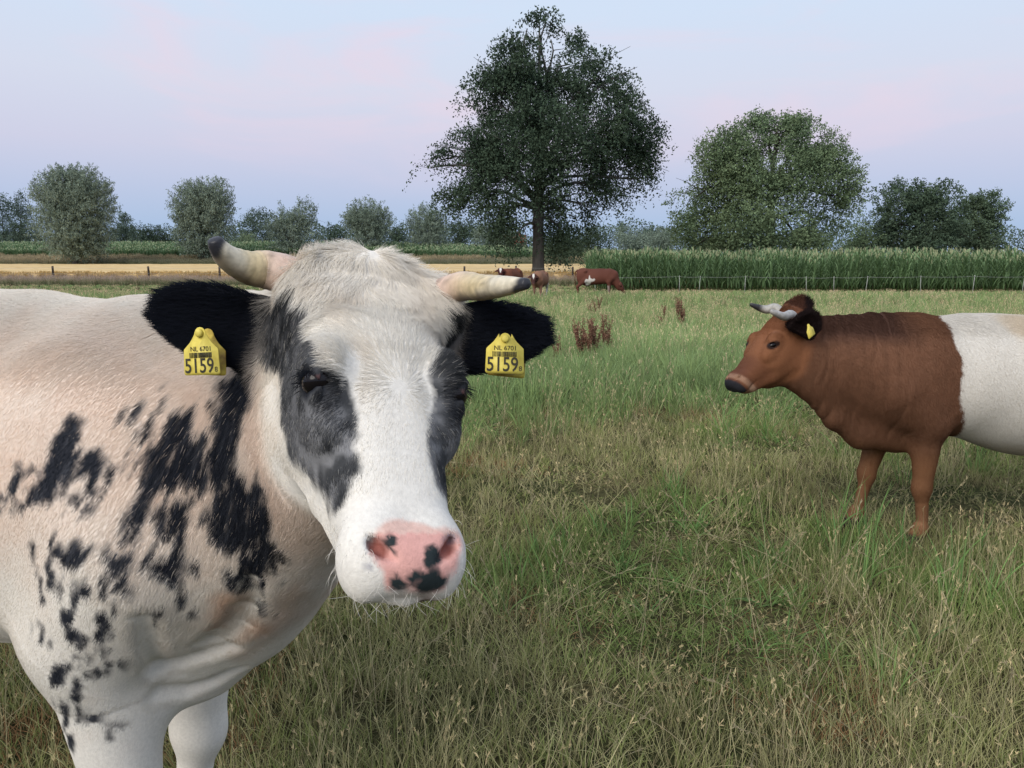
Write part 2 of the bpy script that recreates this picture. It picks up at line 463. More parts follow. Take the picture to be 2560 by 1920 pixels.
def cow_field(C, p):
    F = Field(); B = C.B; H = C.H; s = C.s; hs = C.hs; A = C.baxes; lg = p.get('leg', 1.0)
    R = lambda *r: np.array(r) * s
    F.ell(B(-.42, 0, 1.045), R(.58, .33, .375), .1 * s, A)
    F.ell(B(.0, 0, 1.03), R(.33, .245, .365), .12 * s, A)
    F.ell(B(-.85, 0, .985), R(.55, .36, .36), .12 * s, A)
    F.ell(B(-1.30, 0, 1.15), R(.34, .27, .29), .12 * s, A)
    F.chain([B(.05, 0, 1.305), B(-.3, 0, 1.325), B(-.9, 0, 1.335), B(-1.4, 0, 1.35)], R(.07, .075, .08, .07), .14 * s)
    for y in (-1, 1):
        F.ell(B(-.03, y * .17, 1.08), R(.16, .08, .27), .13 * s, A)
        F.ell(B(-1.18, y * .25, 1.31), R(.07, .06, .06), .1 * s, A)                                # hip bone
        sx, sz = p.get('stride', {}).get(('F', y), (0, 0))
        ex, ez = sx * .35, sz * .6
        F.chain([B(.12 + ex * .3, y * .18, .98), B(-.03 + ex, y * .18, .80 + ez)], R(.145, .115), .09 * s)
        F.chain([B(-.03 + ex, y * .175, .80 + ez), B(.0 + sx * .75, y * .165, .40 + sz * .8)], R(.108 * (.4 + .6 * lg), .062 * lg), .05 * s)
        F.ell(B(.005 + sx * .75, y * .165, .375 + sz * .8), R(.060 * lg, .053 * lg, .070), .04 * s, A)
        F.chain([B(.0 + sx * .75, y * .163, .36 + sz * .8), B(.0 + sx, y * .16, .15 + sz)], R(.048 * lg, .037 * lg), .03 * s)
        F.ell(B(.008 + sx, y * .16, .125 + sz), R(.05 * lg, .045 * lg, .045), .02 * s, A)
        F.chain([B(.015 + sx, y * .16, .11 + sz), B(.045 + sx, y * .16, .035 + sz)], R(.045, .054), .02 * s)
        # hind leg
        hx, hz = p.get('stride', {}).get(('H', y), (0, 0))
        F.ell(B(-1.40 + hx * .2, y * .17, 1.0), R(.22, .13, .30), .1 * s, A)
        F.chain([B(-1.22 + hx * .35, y * .20, .86), B(-1.57 + hx * .7, y * .18, .55)], R(.14, .068), .08 * s)
        F.chain([B(-1.58 + hx * .7, y * .18, .56), B(-1.53 + hx, y * .17, .17)], R(.058, .042), .03 * s)
        F.ell(B(-1.525 + hx, y * .17, .13), R(.05, .047, .046), .03 * s, A)
        F.chain([B(-1.515 + hx, y * .17, .11), B(-1.485 + hx, y * .17, .035)], R(.046, .055), .02 * s)
    if p.get('udder', True): F.ell(B(-1.12, 0, .70), R(.20, .15, .13), .08 * s, A)
    F.chain([B(-1.58, 0, 1.36), B(-1.68, 0, 1.28), B(-1.71, .01, 1.0), B(-1.70, .02, .62), B(-1.69, .02, .40)], R(.04, .028, .02, .024, .012), .04 * s)
    # neck
    for pts, rad, k in p['neck']: F.chain(pts, rad, k)
    head_ops(F, C, p)
    for e in p['ears']: ear_op(F, *e)
    for op in p.get('extra', []): op(F)
    return F

def cow_root(name, C, label, cat='cow', group=None):
    r = empty(name, tuple(C.O)); tag(r, label, cat, group); return r
def local_obj(o, root):
    """geometry built in world space, hung under its root"""
    o.parent = root; o.matrix_parent_inverse = Matrix.Translation(-Vector(root.location)); return o
# coat markings, as outlines on the animal: face (across, along the face), flank (along the body, height)
FACE_DARK = [[(-0.1347, -0.0176), (-0.123, -0.0506), (-0.112, -0.0821), (-0.1058, -0.1063), (-0.1101, -0.1217), (-0.1202, -0.1281), (-0.1047, -0.1449), (-0.0916, -0.1996), (-0.0845, -0.2211), (-0.0739, -0.231), (-0.0614, -0.2364), (-0.0595, -0.2587), (-0.0546, -0.283), (-0.0558, -0.307), (-0.0627, -0.3262), (-0.0585, -0.3443), (-0.0571, -0.3582), (-0.069, -0.3684), (-0.0817, -0.3827), (-0.0912, -0.3923), (-0.1044, -0.3912), (-0.1088, -0.369), (-0.1176, -0.3425), (-0.1299, -0.3207), (-0.136, -0.3044), (-0.1502, -0.2792), (-0.1578, -0.2555), (-0.1624, -0.2238), (-0.1638, -0.1912), (-0.1617, -0.1539), (-0.1645, -0.1288), (-0.1739, -0.1007), (-0.1897, -0.0566), (-0.1942, -0.0242), (-0.1899, -0.0009), (-0.1654, 0.012)],
    [(0.1004, -0.0436), (0.0936, -0.0614), (0.0934, -0.0743), (0.0987, -0.079), (0.0767, -0.1396), (0.0614, -0.1893), (0.0496, -0.2089), (0.0491, -0.2338), (0.0474, -0.2548), (0.0374, -0.2757), (0.0282, -0.3037), (0.0282, -0.3249), (0.0309, -0.3489), (0.0336, -0.3723), (0.0393, -0.3867), (0.0443, -0.3928), (0.0484, -0.3768), (0.0498, -0.3598), (0.0632, -0.3171), (0.0704, -0.2929), (0.0788, -0.2575), (0.085, -0.2267), (0.0858, -0.2007), (0.1044, -0.0807), (0.1056, -0.0606)]]
NOSE_PINK = [[(-0.0558, -0.4524), (-0.0509, -0.4498), (-0.0387, -0.438), (-0.0206, -0.4317), (-0.0022, -0.4342), (0.0202, -0.4439), (0.0504, -0.4401), (0.0552, -0.4479), (0.0493, -0.4738), (0.0409, -0.4943), (0.0276, -0.5043), (0.0236, -0.5118), (-0.01, -0.5152), (-0.0456, -0.5115), (-0.047, -0.5056), (-0.0516, -0.4961), (-0.0586, -0.4832), (-0.062, -0.4747), (-0.0605, -0.4542)]]
NOSE_SPOT = [[(-0.0282, -0.4636), (-0.0312, -0.4691), (-0.0369, -0.4699), (-0.0419, -0.4666), (-0.0434, -0.4614), (-0.0405, -0.4569), (-0.0348, -0.4547), (-0.0297, -0.4574)],
    [(-0.0318, -0.4754), (-0.0326, -0.4764), (-0.0342, -0.4765), (-0.0356, -0.4755), (-0.0361, -0.4741), (-0.0352, -0.4733), (-0.0336, -0.4731), (-0.0322, -0.474)],
    [(0.006, -0.4739), (0.0142, -0.4697), (0.0212, -0.4727), (0.0224, -0.4779), (0.0218, -0.487), (0.0151, -0.4934), (0.0054, -0.4957), (0.0025, -0.4902), (0.0046, -0.4833)],
    [(-0.0348, -0.5022), (-0.0298, -0.5047), (-0.0278, -0.5088), (-0.0219, -0.5111), (-0.0249, -0.5125), (-0.0315, -0.5134), (-0.0386, -0.5127), (-0.041, -0.5092), (-0.0388, -0.5045)],
    [(-0.0222, -0.5026), (-0.0139, -0.5017), (-0.0123, -0.4973), (-0.009, -0.4997), (-0.003, -0.5019), (-0.0055, -0.5061), (-0.0123, -0.5086), (-0.0173, -0.5108), (-0.022, -0.5068)],
    [(-0.0023, -0.5033), (0.0065, -0.5002), (0.0119, -0.4953), (0.0164, -0.4965), (0.0165, -0.5022), (0.018, -0.5046), (0.0269, -0.5026), (0.0286, -0.5042), (0.0231, -0.5088), (0.0142, -0.5105), (-0.0004, -0.5137), (-0.0097, -0.5143), (-0.012, -0.5121), (-0.0041, -0.5087)]]
NOSE_GREY = [[(0.0472, -0.4552), (0.0445, -0.4587), (0.0394, -0.4584), (0.0347, -0.4554), (0.0318, -0.4583), (0.0349, -0.4524), (0.0407, -0.449), (0.0458, -0.4501)],
    [(-0.0604, -0.4895), (-0.0621, -0.4919), (-0.0653, -0.4924), (-0.0682, -0.4907), (-0.0691, -0.4878), (-0.0674, -0.4853), (-0.0642, -0.4848), (-0.0613, -0.4865)]]
FLANK_DARK = [(1.00, [(0.05, 1.251), (0.064, 1.254), (0.073, 1.241), (0.073, 1.215), (0.085, 1.198), (0.083, 1.179), (0.077, 1.164), (0.069, 1.14), (0.047, 1.115), (0.01, 1.099), (-0.02, 1.104), (-0.012, 1.124), (0.011, 1.147), (0.012, 1.166), (0.014, 1.179), (0.029, 1.201), (0.031, 1.219), (0.05, 1.23)]),
    (0.60, [(-0.08, 1.086), (-0.072, 1.104), (-0.056, 1.125), (-0.046, 1.148), (-0.039, 1.162), (-0.033, 1.168), (-0.038, 1.143), (-0.053, 1.114), (-0.07, 1.087)]),
    (0.60, [(-0.028, 1.155), (-0.008, 1.17), (-0.011, 1.162), (-0.024, 1.152)]),
    (1.00, [(0.089, 1.193), (0.103, 1.198), (0.121, 1.196), (0.135, 1.187), (0.132, 1.171), (0.124, 1.153), (0.127, 1.135), (0.116, 1.117), (0.102, 1.127), (0.106, 1.152), (0.109, 1.168), (0.099, 1.157), (0.084, 1.159), (0.086, 1.177)]),
    (1.00, [(0.139, 1.179), (0.15, 1.177), (0.152, 1.159), (0.148, 1.149), (0.138, 1.156), (0.135, 1.171)]),
    (1.00, [(0.077, 1.125), (0.097, 1.136), (0.102, 1.124), (0.09, 1.108), (0.082, 1.11)]),
    (1.00, [(0.169, 1.178), (0.18, 1.178), (0.185, 1.171), (0.174, 1.163), (0.165, 1.167)]),
    (1.00, [(0.186, 1.194), (0.195, 1.197), (0.199, 1.185), (0.192, 1.179)]),
    (1.00, [(0.157, 1.256), (0.16, 1.271), (0.165, 1.278), (0.175, 1.274), (0.177, 1.259), (0.173, 1.244), (0.161, 1.243)]),
    (1.00, [(0.179, 1.236), (0.184, 1.239), (0.185, 1.224), (0.179, 1.224)]),
    (0.80, [(0.222, 1.291), (0.229, 1.272), (0.222, 1.27), (0.22, 1.284)]),
    (1.00, [(0.197, 1.25), (0.203, 1.268), (0.221, 1.244), (0.224, 1.22), (0.235, 1.22), (0.242, 1.246), (0.249, 1.269), (0.264, 1.273), (0.289, 1.277), (0.308, 1.273), (0.311, 1.249), (0.343, 1.246), (0.348, 1.229), (0.34, 1.211), (0.352, 1.2), (0.341, 1.166), (0.325, 1.156), (0.285, 1.158), (0.255, 1.153), (0.23, 1.143), (0.219, 1.131), (0.208, 1.115), (0.199, 1.094), (0.184, 1.09), (0.176, 1.097), (0.195, 1.115), (0.204, 1.136), (0.2, 1.143), (0.205, 1.167), (0.206, 1.193), (0.21, 1.221)]),
    (0.82, [(0.359, 1.339), (0.452, 1.353), (0.459, 1.317), (0.44, 1.289), (0.435, 1.267), (0.423, 1.248), (0.418, 1.223), (0.425, 1.204), (0.447, 1.191), (0.477, 1.209), (0.487, 1.189), (0.489, 1.163), (0.486, 1.133), (0.313, 1.099), (0.347, 1.135), (0.36, 1.167), (0.355, 1.187), (0.357, 1.205), (0.348, 1.229), (0.373, 1.248), (0.38, 1.264), (0.361, 1.268), (0.362, 1.295), (0.352, 1.303), (0.375, 1.315)]),
    (1.00, [(0.348, 1.144), (0.492, 1.172), (0.488, 1.138), (0.475, 1.096), (0.462, 1.057), (0.448, 1.017), (0.43, 1.02), (0.407, 0.991), (0.397, 0.994), (0.383, 1.004), (0.394, 1.033), (0.381, 1.053), (0.346, 1.059), (0.337, 1.085), (0.347, 1.115)]),
    (1.00, [(0.265, 1.133), (0.296, 1.136), (0.295, 1.102), (0.28, 1.06), (0.275, 1.024), (0.264, 0.993), (0.253, 0.974), (0.243, 0.989), (0.227, 1.005), (0.223, 1.026), (0.24, 1.033), (0.257, 1.051), (0.26, 1.091)]),
    (0.70, [(0.228, 1.114), (0.258, 1.127), (0.252, 1.062), (0.231, 1.078)]),
    (1.00, [(0.203, 1.129), (0.224, 1.13), (0.216, 1.105), (0.215, 1.086), (0.201, 1.065), (0.187, 1.055), (0.175, 1.06), (0.176, 1.078), (0.184, 1.099), (0.199, 1.112)]),
    (1.00, [(0.151, 1.041), (0.164, 1.052), (0.195, 1.036), (0.198, 1.022), (0.187, 1.009), (0.177, 1.001), (0.167, 1.012), (0.158, 1.031)]),
    (1.00, [(0.179, 0.998), (0.193, 0.997), (0.201, 0.979), (0.192, 0.962), (0.179, 0.969), (0.177, 0.984)]),
    (1.00, [(0.15, 1.001), (0.159, 1.006), (0.162, 0.978), (0.155, 0.963), (0.148, 0.972)]),
    (1.00, [(0.162, 0.96), (0.173, 0.963), (0.169, 0.94), (0.158, 0.93), (0.155, 0.94)]),
    (1.00, [(0.126, 0.918), (0.143, 0.933), (0.143, 0.904), (0.14, 0.889), (0.123, 0.874), (0.11, 0.866), (0.114, 0.885)]),
    (0.80, [(0.024, 1), (0.04, 1.029), (0.057, 1.043), (0.077, 1.032), (0.094, 1.053), (0.118, 1.045), (0.139, 1.051), (0.126, 1.029), (0.107, 1.011), (0.084, 1.005), (0.065, 0.984), (0.063, 1.001), (0.069, 1.017), (0.048, 1.016), (0.042, 1.003), (0.044, 0.986), (0.061, 0.983), (0.033, 0.969), (0.027, 0.983)]),
    (0.45, [(0.081, 0.981), (0.12, 0.993), (0.112, 0.956), (0.073, 0.943)]),
    (0.90, [(0.043, 0.894), (0.066, 0.914), (0.067, 0.891), (0.078, 0.883), (0.093, 0.873), (0.081, 0.858), (0.068, 0.839), (0.06, 0.819), (0.05, 0.807), (0.064, 0.846), (0.046, 0.868)]),
    (1.00, [(0.027, 0.817), (0.038, 0.825), (0.034, 0.803), (0.02, 0.788)]),
    (1.00, [(0, 0.794), (0.013, 0.795), (0.007, 0.768), (-0.003, 0.764)]),
    (1.00, [(0.029, 0.772), (0.04, 0.776), (0.03, 0.739), (0.014, 0.703), (0.019, 0.681), (0.018, 0.669), (-0.002, 0.666), (0.007, 0.707), (0.015, 0.741)]),
    (1.00, [(-0.011, 0.715), (0.005, 0.729), (-0.002, 0.699), (-0.032, 0.653), (-0.048, 0.639), (-0.035, 0.675)]),
    (1.00, [(-0.038, 0.628), (-0.025, 0.632), (-0.036, 0.598), (-0.058, 0.586)]),
    (1.00, [(0.253, 0.954), (0.26, 0.956), (0.259, 0.938), (0.248, 0.925), (0.248, 0.937)]),
    (0.80, [(0.285, 1.021), (0.296, 1.016), (0.296, 1.003), (0.288, 1.006)]),
    (0.80, [(0.1, 0.851), (0.109, 0.846), (0.097, 0.826)]),
    (0.90, [(0.096, 0.817), (0.1, 0.812), (0.08, 0.781), (0.081, 0.791)]),
    (0.80, [(0.078, 0.843), (0.085, 0.839), (0.073, 0.806), (0.068, 0.811)]),
    (0.60, [(0.355, 1.013), (0.371, 1.006), (0.352, 0.967), (0.34, 0.973)]),
    (0.50, [(0.382, 0.948), (0.385, 0.938), (0.363, 0.908), (0.364, 0.919)]),
    (0.70, [(-0.012, 1.029), (-0.003, 1.031), (-0.001, 1.01), (-0.01, 1.012)]),
    (0.70, [(-0.006, 0.991), (0.005, 0.993), (0.011, 0.928), (0.001, 0.929)]),
    (0.70, [(-0.013, 0.889), (-0.001, 0.879), (-0.013, 0.845), (-0.017, 0.857)]),
    (0.80, [(0.003, 0.861), (0.014, 0.86), (0.008, 0.842), (0.002, 0.848)]),
    (0.50, [(0.036, 0.64), (0.04, 0.639), (0.043, 0.624), (0.039, 0.625)]),
    (0.60, [(0.215, 0.927), (0.226, 0.931), (0.222, 0.92), (0.202, 0.9), (0.204, 0.909)])]
FLANK_STAIN = [(1.00, [(0.304, 0.951), (0.334, 0.961), (0.352, 0.955), (0.318, 0.911), (0.273, 0.857), (0.263, 0.868), (0.281, 0.912)]),
    (0.70, [(0.32, 0.883), (0.351, 0.889), (0.339, 0.855), (0.291, 0.819), (0.262, 0.813)]),
    (0.50, [(0.409, 0.946), (0.471, 0.994), (0.457, 0.959), (0.343, 0.822), (0.247, 0.746), (0.257, 0.782), (0.319, 0.828)])]

# ------------------------------------------------------------------ fur
def poly_sd(pts, poly):
    """signed distance (negative inside) of 2-D points to an outline"""
    P0 = np.asarray(poly, np.float32); P1 = np.roll(P0, -1, 0)
    d2 = np.full(len(pts), 1e9, np.float32); ins = np.zeros(len(pts), bool)
    x, y = pts[:, 0].astype(np.float32), pts[:, 1].astype(np.float32)
    for (ax, ay), (bx, by) in zip(P0, P1):
        ex, ey = bx - ax, by - ay
        t = np.clip(((x - ax) * ex + (y - ay) * ey) / (ex * ex + ey * ey + 1e-12), 0, 1)
        d2 = np.minimum(d2, (x - ax - t * ex) ** 2 + (y - ay - t * ey) ** 2)
        c = (ay > y) != (by > y)
        if abs(ey) > 1e-9: ins ^= c & (x < ex * (y - ay) / ey + ax)
    d = np.sqrt(d2); d[ins] *= -1
    return d
def poly_mask(pts, poly, soft, noise=0.0):
    P0 = np.asarray(poly); lo = P0.min(0) - .05; hi = P0.max(0) + .05
    m = (pts[:, 0] > lo[0]) & (pts[:, 0] < hi[0]) & (pts[:, 1] > lo[1]) & (pts[:, 1] < hi[1])
    o = np.zeros(len(pts), np.float32)
    if m.any():
        sd = poly_sd(pts[m], poly) + (noise[m] if isinstance(noise, np.ndarray) else noise)
        o[m] = 1 - sm01(-soft, soft, sd)
    return o
def sample_surface(V, Q, N, dens, rng):
    a, b, c, d = (V[Q[:, i]] for i in range(4))
    area = .5 * np.linalg.norm(np.cross(c - a, d - b), axis=1)
    cen = (a + b + c + d) / 4
    ex = area * dens(cen, N[Q[:, 0]])
    cnt = np.floor(ex + rng.rand(len(ex))).astype(int)
    i = np.repeat(np.arange(len(Q)), cnt)
    s, t = rng.rand(len(i), 1), rng.rand(len(i), 1)
    p = (a[i] * (1 - s) + b[i] * s) * (1 - t) + (d[i] * (1 - s) + c[i] * s) * t
    n = (N[Q[i, 0]] * (1 - s) + N[Q[i, 1]] * s) * (1 - t) + (N[Q[i, 3]] * (1 - s) + N[Q[i, 2]] * s) * t
    n /= np.linalg.norm(n, axis=1, keepdims=True) + 1e-9
    return p, n
def curves_obj(name, pts, rad, col, mat):
    """pts (n, k, 3), rad (k,) or (n, k), col (n, 3) -> one hair curves object"""
    n, k = pts.shape[:2]
    cu = bpy.data.hair_curves.new(name)
    cu.add_curves([k] * n)
    cu.attributes['position'].data.foreach_set('vector', pts.astype(np.float32).ravel())
    r = cu.attributes.get('radius') or cu.attributes.new('radius', 'FLOAT', 'POINT')
    rr = np.broadcast_to(rad, (n, k)).astype(np.float32)
    r.data.foreach_set('value', np.ascontiguousarray(rr).ravel())
    a = cu.attributes.new('Col', 'FLOAT_COLOR', 'CURVE')
    c = np.ones((n, 4), np.float32); c[:, :3] = col
    a.data.foreach_set('color', c.ravel())
    cu.materials.append(mat)
    o = bpy.data.objects.new(name, cu); COL.objects.link(o)
    return o
def grow(p, n, flow, length, lift, rng, k=4, jitter=.25, curl=.0, droop=0.0, clump=None):
    """hair polylines: start along flow raised by lift, bend back towards the skin"""
    t = flow - n * (flow * n).sum(1, keepdims=True)
    t /= np.linalg.norm(t, axis=1, keepdims=True) + 1e-6
    side = np.cross(n, t)
    j = rng.randn(len(p), 1) * jitter
    if clump is not None: j = j + clump[:, None]
    t = t * np.cos(j) + side * np.sin(j)
    L = length[:, None]
    out = np.empty((len(p), k, 3)); out[:, 0] = p - n * .0008
    cur = out[:, 0].copy()
    ph = rng.rand(len(p), 1) * 6.28
    for i in range(1, k):
        f = (i - .5) / (k - 1)
        a = lift[:, None] * (1.15 - .9 * f)
        d = t * np.cos(a) + n * np.sin(a)
        if curl: d = d + side * np.sin(ph + f * 7) * curl
        if droop: d = d + np.array([0, 0, -droop]) * f
        d /= np.linalg.norm(d, axis=1, keepdims=True)
        cur = cur + d * L / (k - 1)
        out[:, i] = cur
    return out
FUR = mat_attr('fur', 'Col', rough=.75, spec=.05, trans=.30)
HIDE = mat_attr('hide', 'Col', rough=.75, spec=.12, noise=.10, nscale=160.0, bump=.25, bscale=420.0)
EYE = None
def make_eye_mat():
    m, nt, N, L, b = new_mat('eye')
    tc = N.new('ShaderNodeTexCoord'); nz = N.new('ShaderNodeTexNoise'); nz.inputs['Scale'].default_value = 60
    L.new(tc.outputs['Object'], nz.inputs['Vector'])
    r = N.new('ShaderNodeValToRGB'); r.color_ramp.elements[0].color = (.003, .003, .005, 1); r.color_ramp.elements[1].color = (.012, .009, .009, 1)
    L.new(nz.outputs['Fac'], r.inputs['Fac']); L.new(r.outputs[0], b.inputs['Base Color'])
    b.inputs['Roughness'].default_value = .14; b.inputs['Specular IOR Level'].default_value = .3
    return m
EYE = make_eye_mat()
def ball(name, c, r, mat, axes=None, n=16):
    vs, fs = [], []
    A = np.eye(3) if axes is None else axes
    rr = np.array(r) if np.ndim(r) else np.array([r] * 3)
    for i in range(n + 1):
        th = math.pi * i / n
        for j in range(2 * n):
            ph = math.pi * j / n
            q = rr * np.array([math.sin(th) * math.cos(ph), math.sin(th) * math.sin(ph), math.cos(th)])
            vs.append(np.asarray(c) + q @ A)
    for i in range(n):
        for j in range(2 * n):
            k = (j + 1) % (2 * n)
            fs.append((i * 2 * n + j, (i + 1) * 2 * n + j, (i + 1) * 2 * n + k, i * 2 * n + k))
    return mesh_obj(name, vs, np.array(fs), mat, None, True)
def horn_mesh(name, pts, rad, cols, mat, seg=44, n=22):
    """a curved tapering horn with growth rings; cols(t, underside) gives the horn colours"""
    pts = np.asarray(pts, float); K = len(pts)
    ts = np.linspace(0, 1, seg); tk = np.linspace(0, 1, K)
    # smooth path (Catmull-Rom)
    def cr(t):
        x = t * (K - 1); i = min(int(x), K - 2); f = x - i
        p0, p1, p2, p3 = pts[max(i - 1, 0)], pts[i], pts[i + 1], pts[min(i + 2, K - 1)]
        return .5 * ((2 * p1) + (-p0 + p2) * f + (2 * p0 - 5 * p1 + 4 * p2 - p3) * f * f + (-p0 + 3 * p1 - 3 * p2 + p3) * f ** 3)
    path = np.array([cr(t) for t in ts]); R = np.interp(ts, tk, rad)
    R = R * (1 + .016 * np.sin(ts * 85) * (ts < .6))
    end = np.clip((1 - ts) / .045, 0, 1); R = R * np.sqrt(1 - (1 - end) ** 2 + 1e-4)
    vs, cs = [], []; up = np.array([0, 0, 1.0])
    for i in range(seg):
        t = nrm(path[min(i + 1, seg - 1)] - path[max(i - 1, 0)])
        a = nrm(np.cross(t, up)); b = np.cross(a, t)
        for k in range(n):
            an = 2 * math.pi * k / n
            o = math.cos(an) * a + math.sin(an) * b
            vs.append(path[i] + R[i] * o); cs.append(cols(ts[i], -o[2], path[i] + R[i] * o))
    fs = [(i * n + k, i * n + (k + 1) % n, (i + 1) * n + (k + 1) % n, (i + 1) * n + k) for i in range(seg - 1) for k in range(n)]
    fs.append(tuple((seg - 1) * n + k for k in range(n)))
    o = mesh_obj(name, vs, fs, mat, None, True)
    set_col(o.data, 'Col', np.array(cs)); return o
HORN = mat_attr('horn', 'Col', rough=.42, spec=.35, noise=.16, nscale=110.0, bump=.15, bscale=160.0)

# ------------------------------------------------------------------ the land
def gz(x, y):
    """height of the ground: the pasture dips a little, the fields beyond rise again"""
    x = np.asarray(x, float); y = np.asarray(y, float)
    z = -.30 * sm01(7, 27, y) + .30 * sm01(62, 118, y) + 1.9 * sm01(122, 150, y) * sm01(40, -30, x) + .5 * sm01(122, 150, y)
    z = z + .035 * (vnoise(np.stack([x, y, 0 * x], -1).reshape(-1, 3), .45).reshape(x.shape) - .5) * sm01(1.5, 4, y) * sm01(60, 30, y)
    return z
def build_ground():
    ys = np.concatenate([np.linspace(-30, 0, 7)[:-1], np.linspace(0, 12, 41)[:-1], np.linspace(12, 60, 61)[:-1], np.linspace(60, 160, 41)[:-1], np.geomspace(160, 4000, 16)])
    tx = np.linspace(-1, 1, 121)
    vs = []
    for y in ys:
        hw = 26 + 1.25 * abs(y)
        xs = np.sign(tx) * np.abs(tx) ** 1.5 * hw
        vs.append(np.stack([xs, np.full_like(xs, y), gz(xs, np.full_like(xs, y))], 1))
    nx = len(tx); V = np.concatenate(vs)
    i, j = np.meshgrid(np.arange(len(ys) - 1), np.arange(nx - 1), indexing='ij'); a = (i * nx + j).ravel()
    Q = np.stack([a, a + 1, a + nx + 1, a + nx], 1)
    m, nt, N, L, b = new_mat('soil_and_thatch')
    tc = N.new('ShaderNodeTexCoord')
    n1 = N.new('ShaderNodeTexNoise'); n1.inputs['Scale'].default_value = 1.1; n1.inputs['Detail'].default_value = 8; L.new(tc.outputs['Object'], n1.inputs['Vector'])
    n2 = N.new('ShaderNodeTexNoise'); n2.inputs['Scale'].default_value = 38; n2.inputs['Detail'].default_value = 8; L.new(tc.outputs['Object'], n2.inputs['Vector'])
    r1 = N.new('ShaderNodeValToRGB'); r1.color_ramp.elements[0].color = (.040, .050, .018, 1); r1.color_ramp.elements[1].color = (.105, .092, .046, 1)
    r1.color_ramp.elements[0].position = .35; r1.color_ramp.elements[1].position = .65
    L.new(n1.outputs['Fac'], r1.inputs['Fac'])
    mx = N.new('ShaderNodeMix'); mx.data_type = 'RGBA'; mx.blend_type = 'MULTIPLY'; mx.inputs['Factor'].default_value = .8
    r2 = N.new('ShaderNodeValToRGB'); r2.color_ramp.elements[0].color = (.3, .3, .3, 1); r2.color_ramp.elements[1].color = (1.4, 1.35, 1.2, 1)
    r2.color_ramp.elements[0].position = .35; r2.color_ramp.elements[1].position = .7
    L.new(n2.outputs['Fac'], r2.inputs['Fac']); L.new(r1.outputs[0], mx.inputs['A']); L.new(r2.outputs[0], mx.inputs['B'])
    L.new(mx.outputs['Result'], b.inputs['Base Color']); b.inputs['Roughness'].default_value = 1; b.inputs['Specular IOR Level'].default_value = .05
    bp = N.new('ShaderNodeBump'); bp.inputs['Strength'].default_value = .8; bp.inputs['Distance'].default_value = .03
    L.new(n2.outputs['Fac'], bp.inputs['Height']); L.new(bp.outputs[0], b.inputs['Normal'])
    o = mesh_obj('pasture', V, Q, m, None, True); tag(o, kind='structure')
build_ground()

# ---- instancing of small plants, one object for each kind of growth
def blades(rng, n, h, w, bend, spread, lean=0.0, cbase=(.06, .07, .02), ctip=(.12, .13, .04), cvar=.3, seg=3, stiff=.5):
    """grass blades as narrow strips; returns verts, quads, colours"""
    V, Q, Cc = [], [], []
    for i in range(n):
        L = rng.uniform(*h); a = rng.uniform(0, 6.28); r = spread * math.sqrt(rng.random())
        base = np.array([r * math.cos(a), r * math.sin(a), -.01])
        da = rng.uniform(0, 6.28); d = np.array([math.cos(da), math.sin(da), 0]); s = np.array([-d[1], d[0], 0])
        th = rng.uniform(0, lean) ; bd = rng.uniform(*bend); ww = rng.uniform(*w)
        tw = rng.uniform(-.6, .6)
        cv = 1 + cvar * rng.uniform(-1, 1); hue = rng.uniform(-1, 1) * cvar * .5
        p = base.copy(); b0 = len(V)
        for k in range(seg + 1):
            t = k / seg
            wd = ww * (1 - t ** 1.6) * .5 + ww * .04
            sd = s * math.cos(tw * t) + np.array([0, 0, 1]) * math.sin(tw * t) * .5
            V += [p - sd * wd, p + sd * wd]
            c = (np.array(cbase) * (1 - t) + np.array(ctip) * t) * cv * np.array([1 + hue, 1, 1 - hue * .3])
            Cc += [c, c]
            an = th + bd * t ** stiff
            p = p + (d * math.sin(an) + np.array([0, 0, 1]) * math.cos(an)) * L / seg
        for k in range(seg): Q.append((b0 + 2 * k, b0 + 2 * k + 1, b0 + 2 * k + 3, b0 + 2 * k + 2))
    return V, Q, Cc
def seed_stems(rng, n, h, w, spread, cstem, chead, lean=.35, hl=(.06, .11), hw=.006, bend=(.1, .7)):
    V, Q, Cc = [], [], []
    for i in range(n):
        L = rng.uniform(*h); a = rng.uniform(0, 6.28); r = spread * math.sqrt(rng.random())
        p = np.array([r * math.cos(a), r * math.sin(a), -.01]); da = rng.uniform(0, 6.28); d = np.array([math.cos(da), math.sin(da), 0]); s = np.array([-d[1], d[0], 0])
        th = rng.uniform(0, lean); bd = rng.uniform(*bend); cv = rng.uniform(.75, 1.2); b0 = len(V); seg = 4; pts = []
        for k in range(seg + 1):
            t = k / seg; pts.append(p.copy()); V += [p - s * w * .5, p + s * w * .5]; c = np.array(cstem) * cv; Cc += [c, c]
            an = th + bd * t * t; p = p + (d * math.sin(an) + np.array([0, 0, 1]) * math.cos(an)) * L / seg
        for k in range(seg): Q.append((b0 + 2 * k, b0 + 2 * k + 1, b0 + 2 * k + 3, b0 + 2 * k + 2))
        H = rng.uniform(*hl); tipd = nrm(pts[-1] - pts[-2]); m = 9
        for k in range(m):
            q = pts[-1] - tipd * H * k / m; o = rng.uniform(-1, 1) * s + rng.uniform(-1, 1) * np.cross(tipd, s)
            e = q + o * hw * 1.6 + tipd * hw * 1.8; f = nrm(np.cross(o, tipd) + 1e-6) * hw * .38
            b0 = len(V); V += [q, (q + e) / 2 + f, e, (q + e) / 2 - f]; c = np.array(chead) * cv * rng.uniform(.8, 1.2); Cc += [c] * 4; Q.append((b0, b0 + 1, b0 + 2, b0 + 3))
    return V, Q, Cc
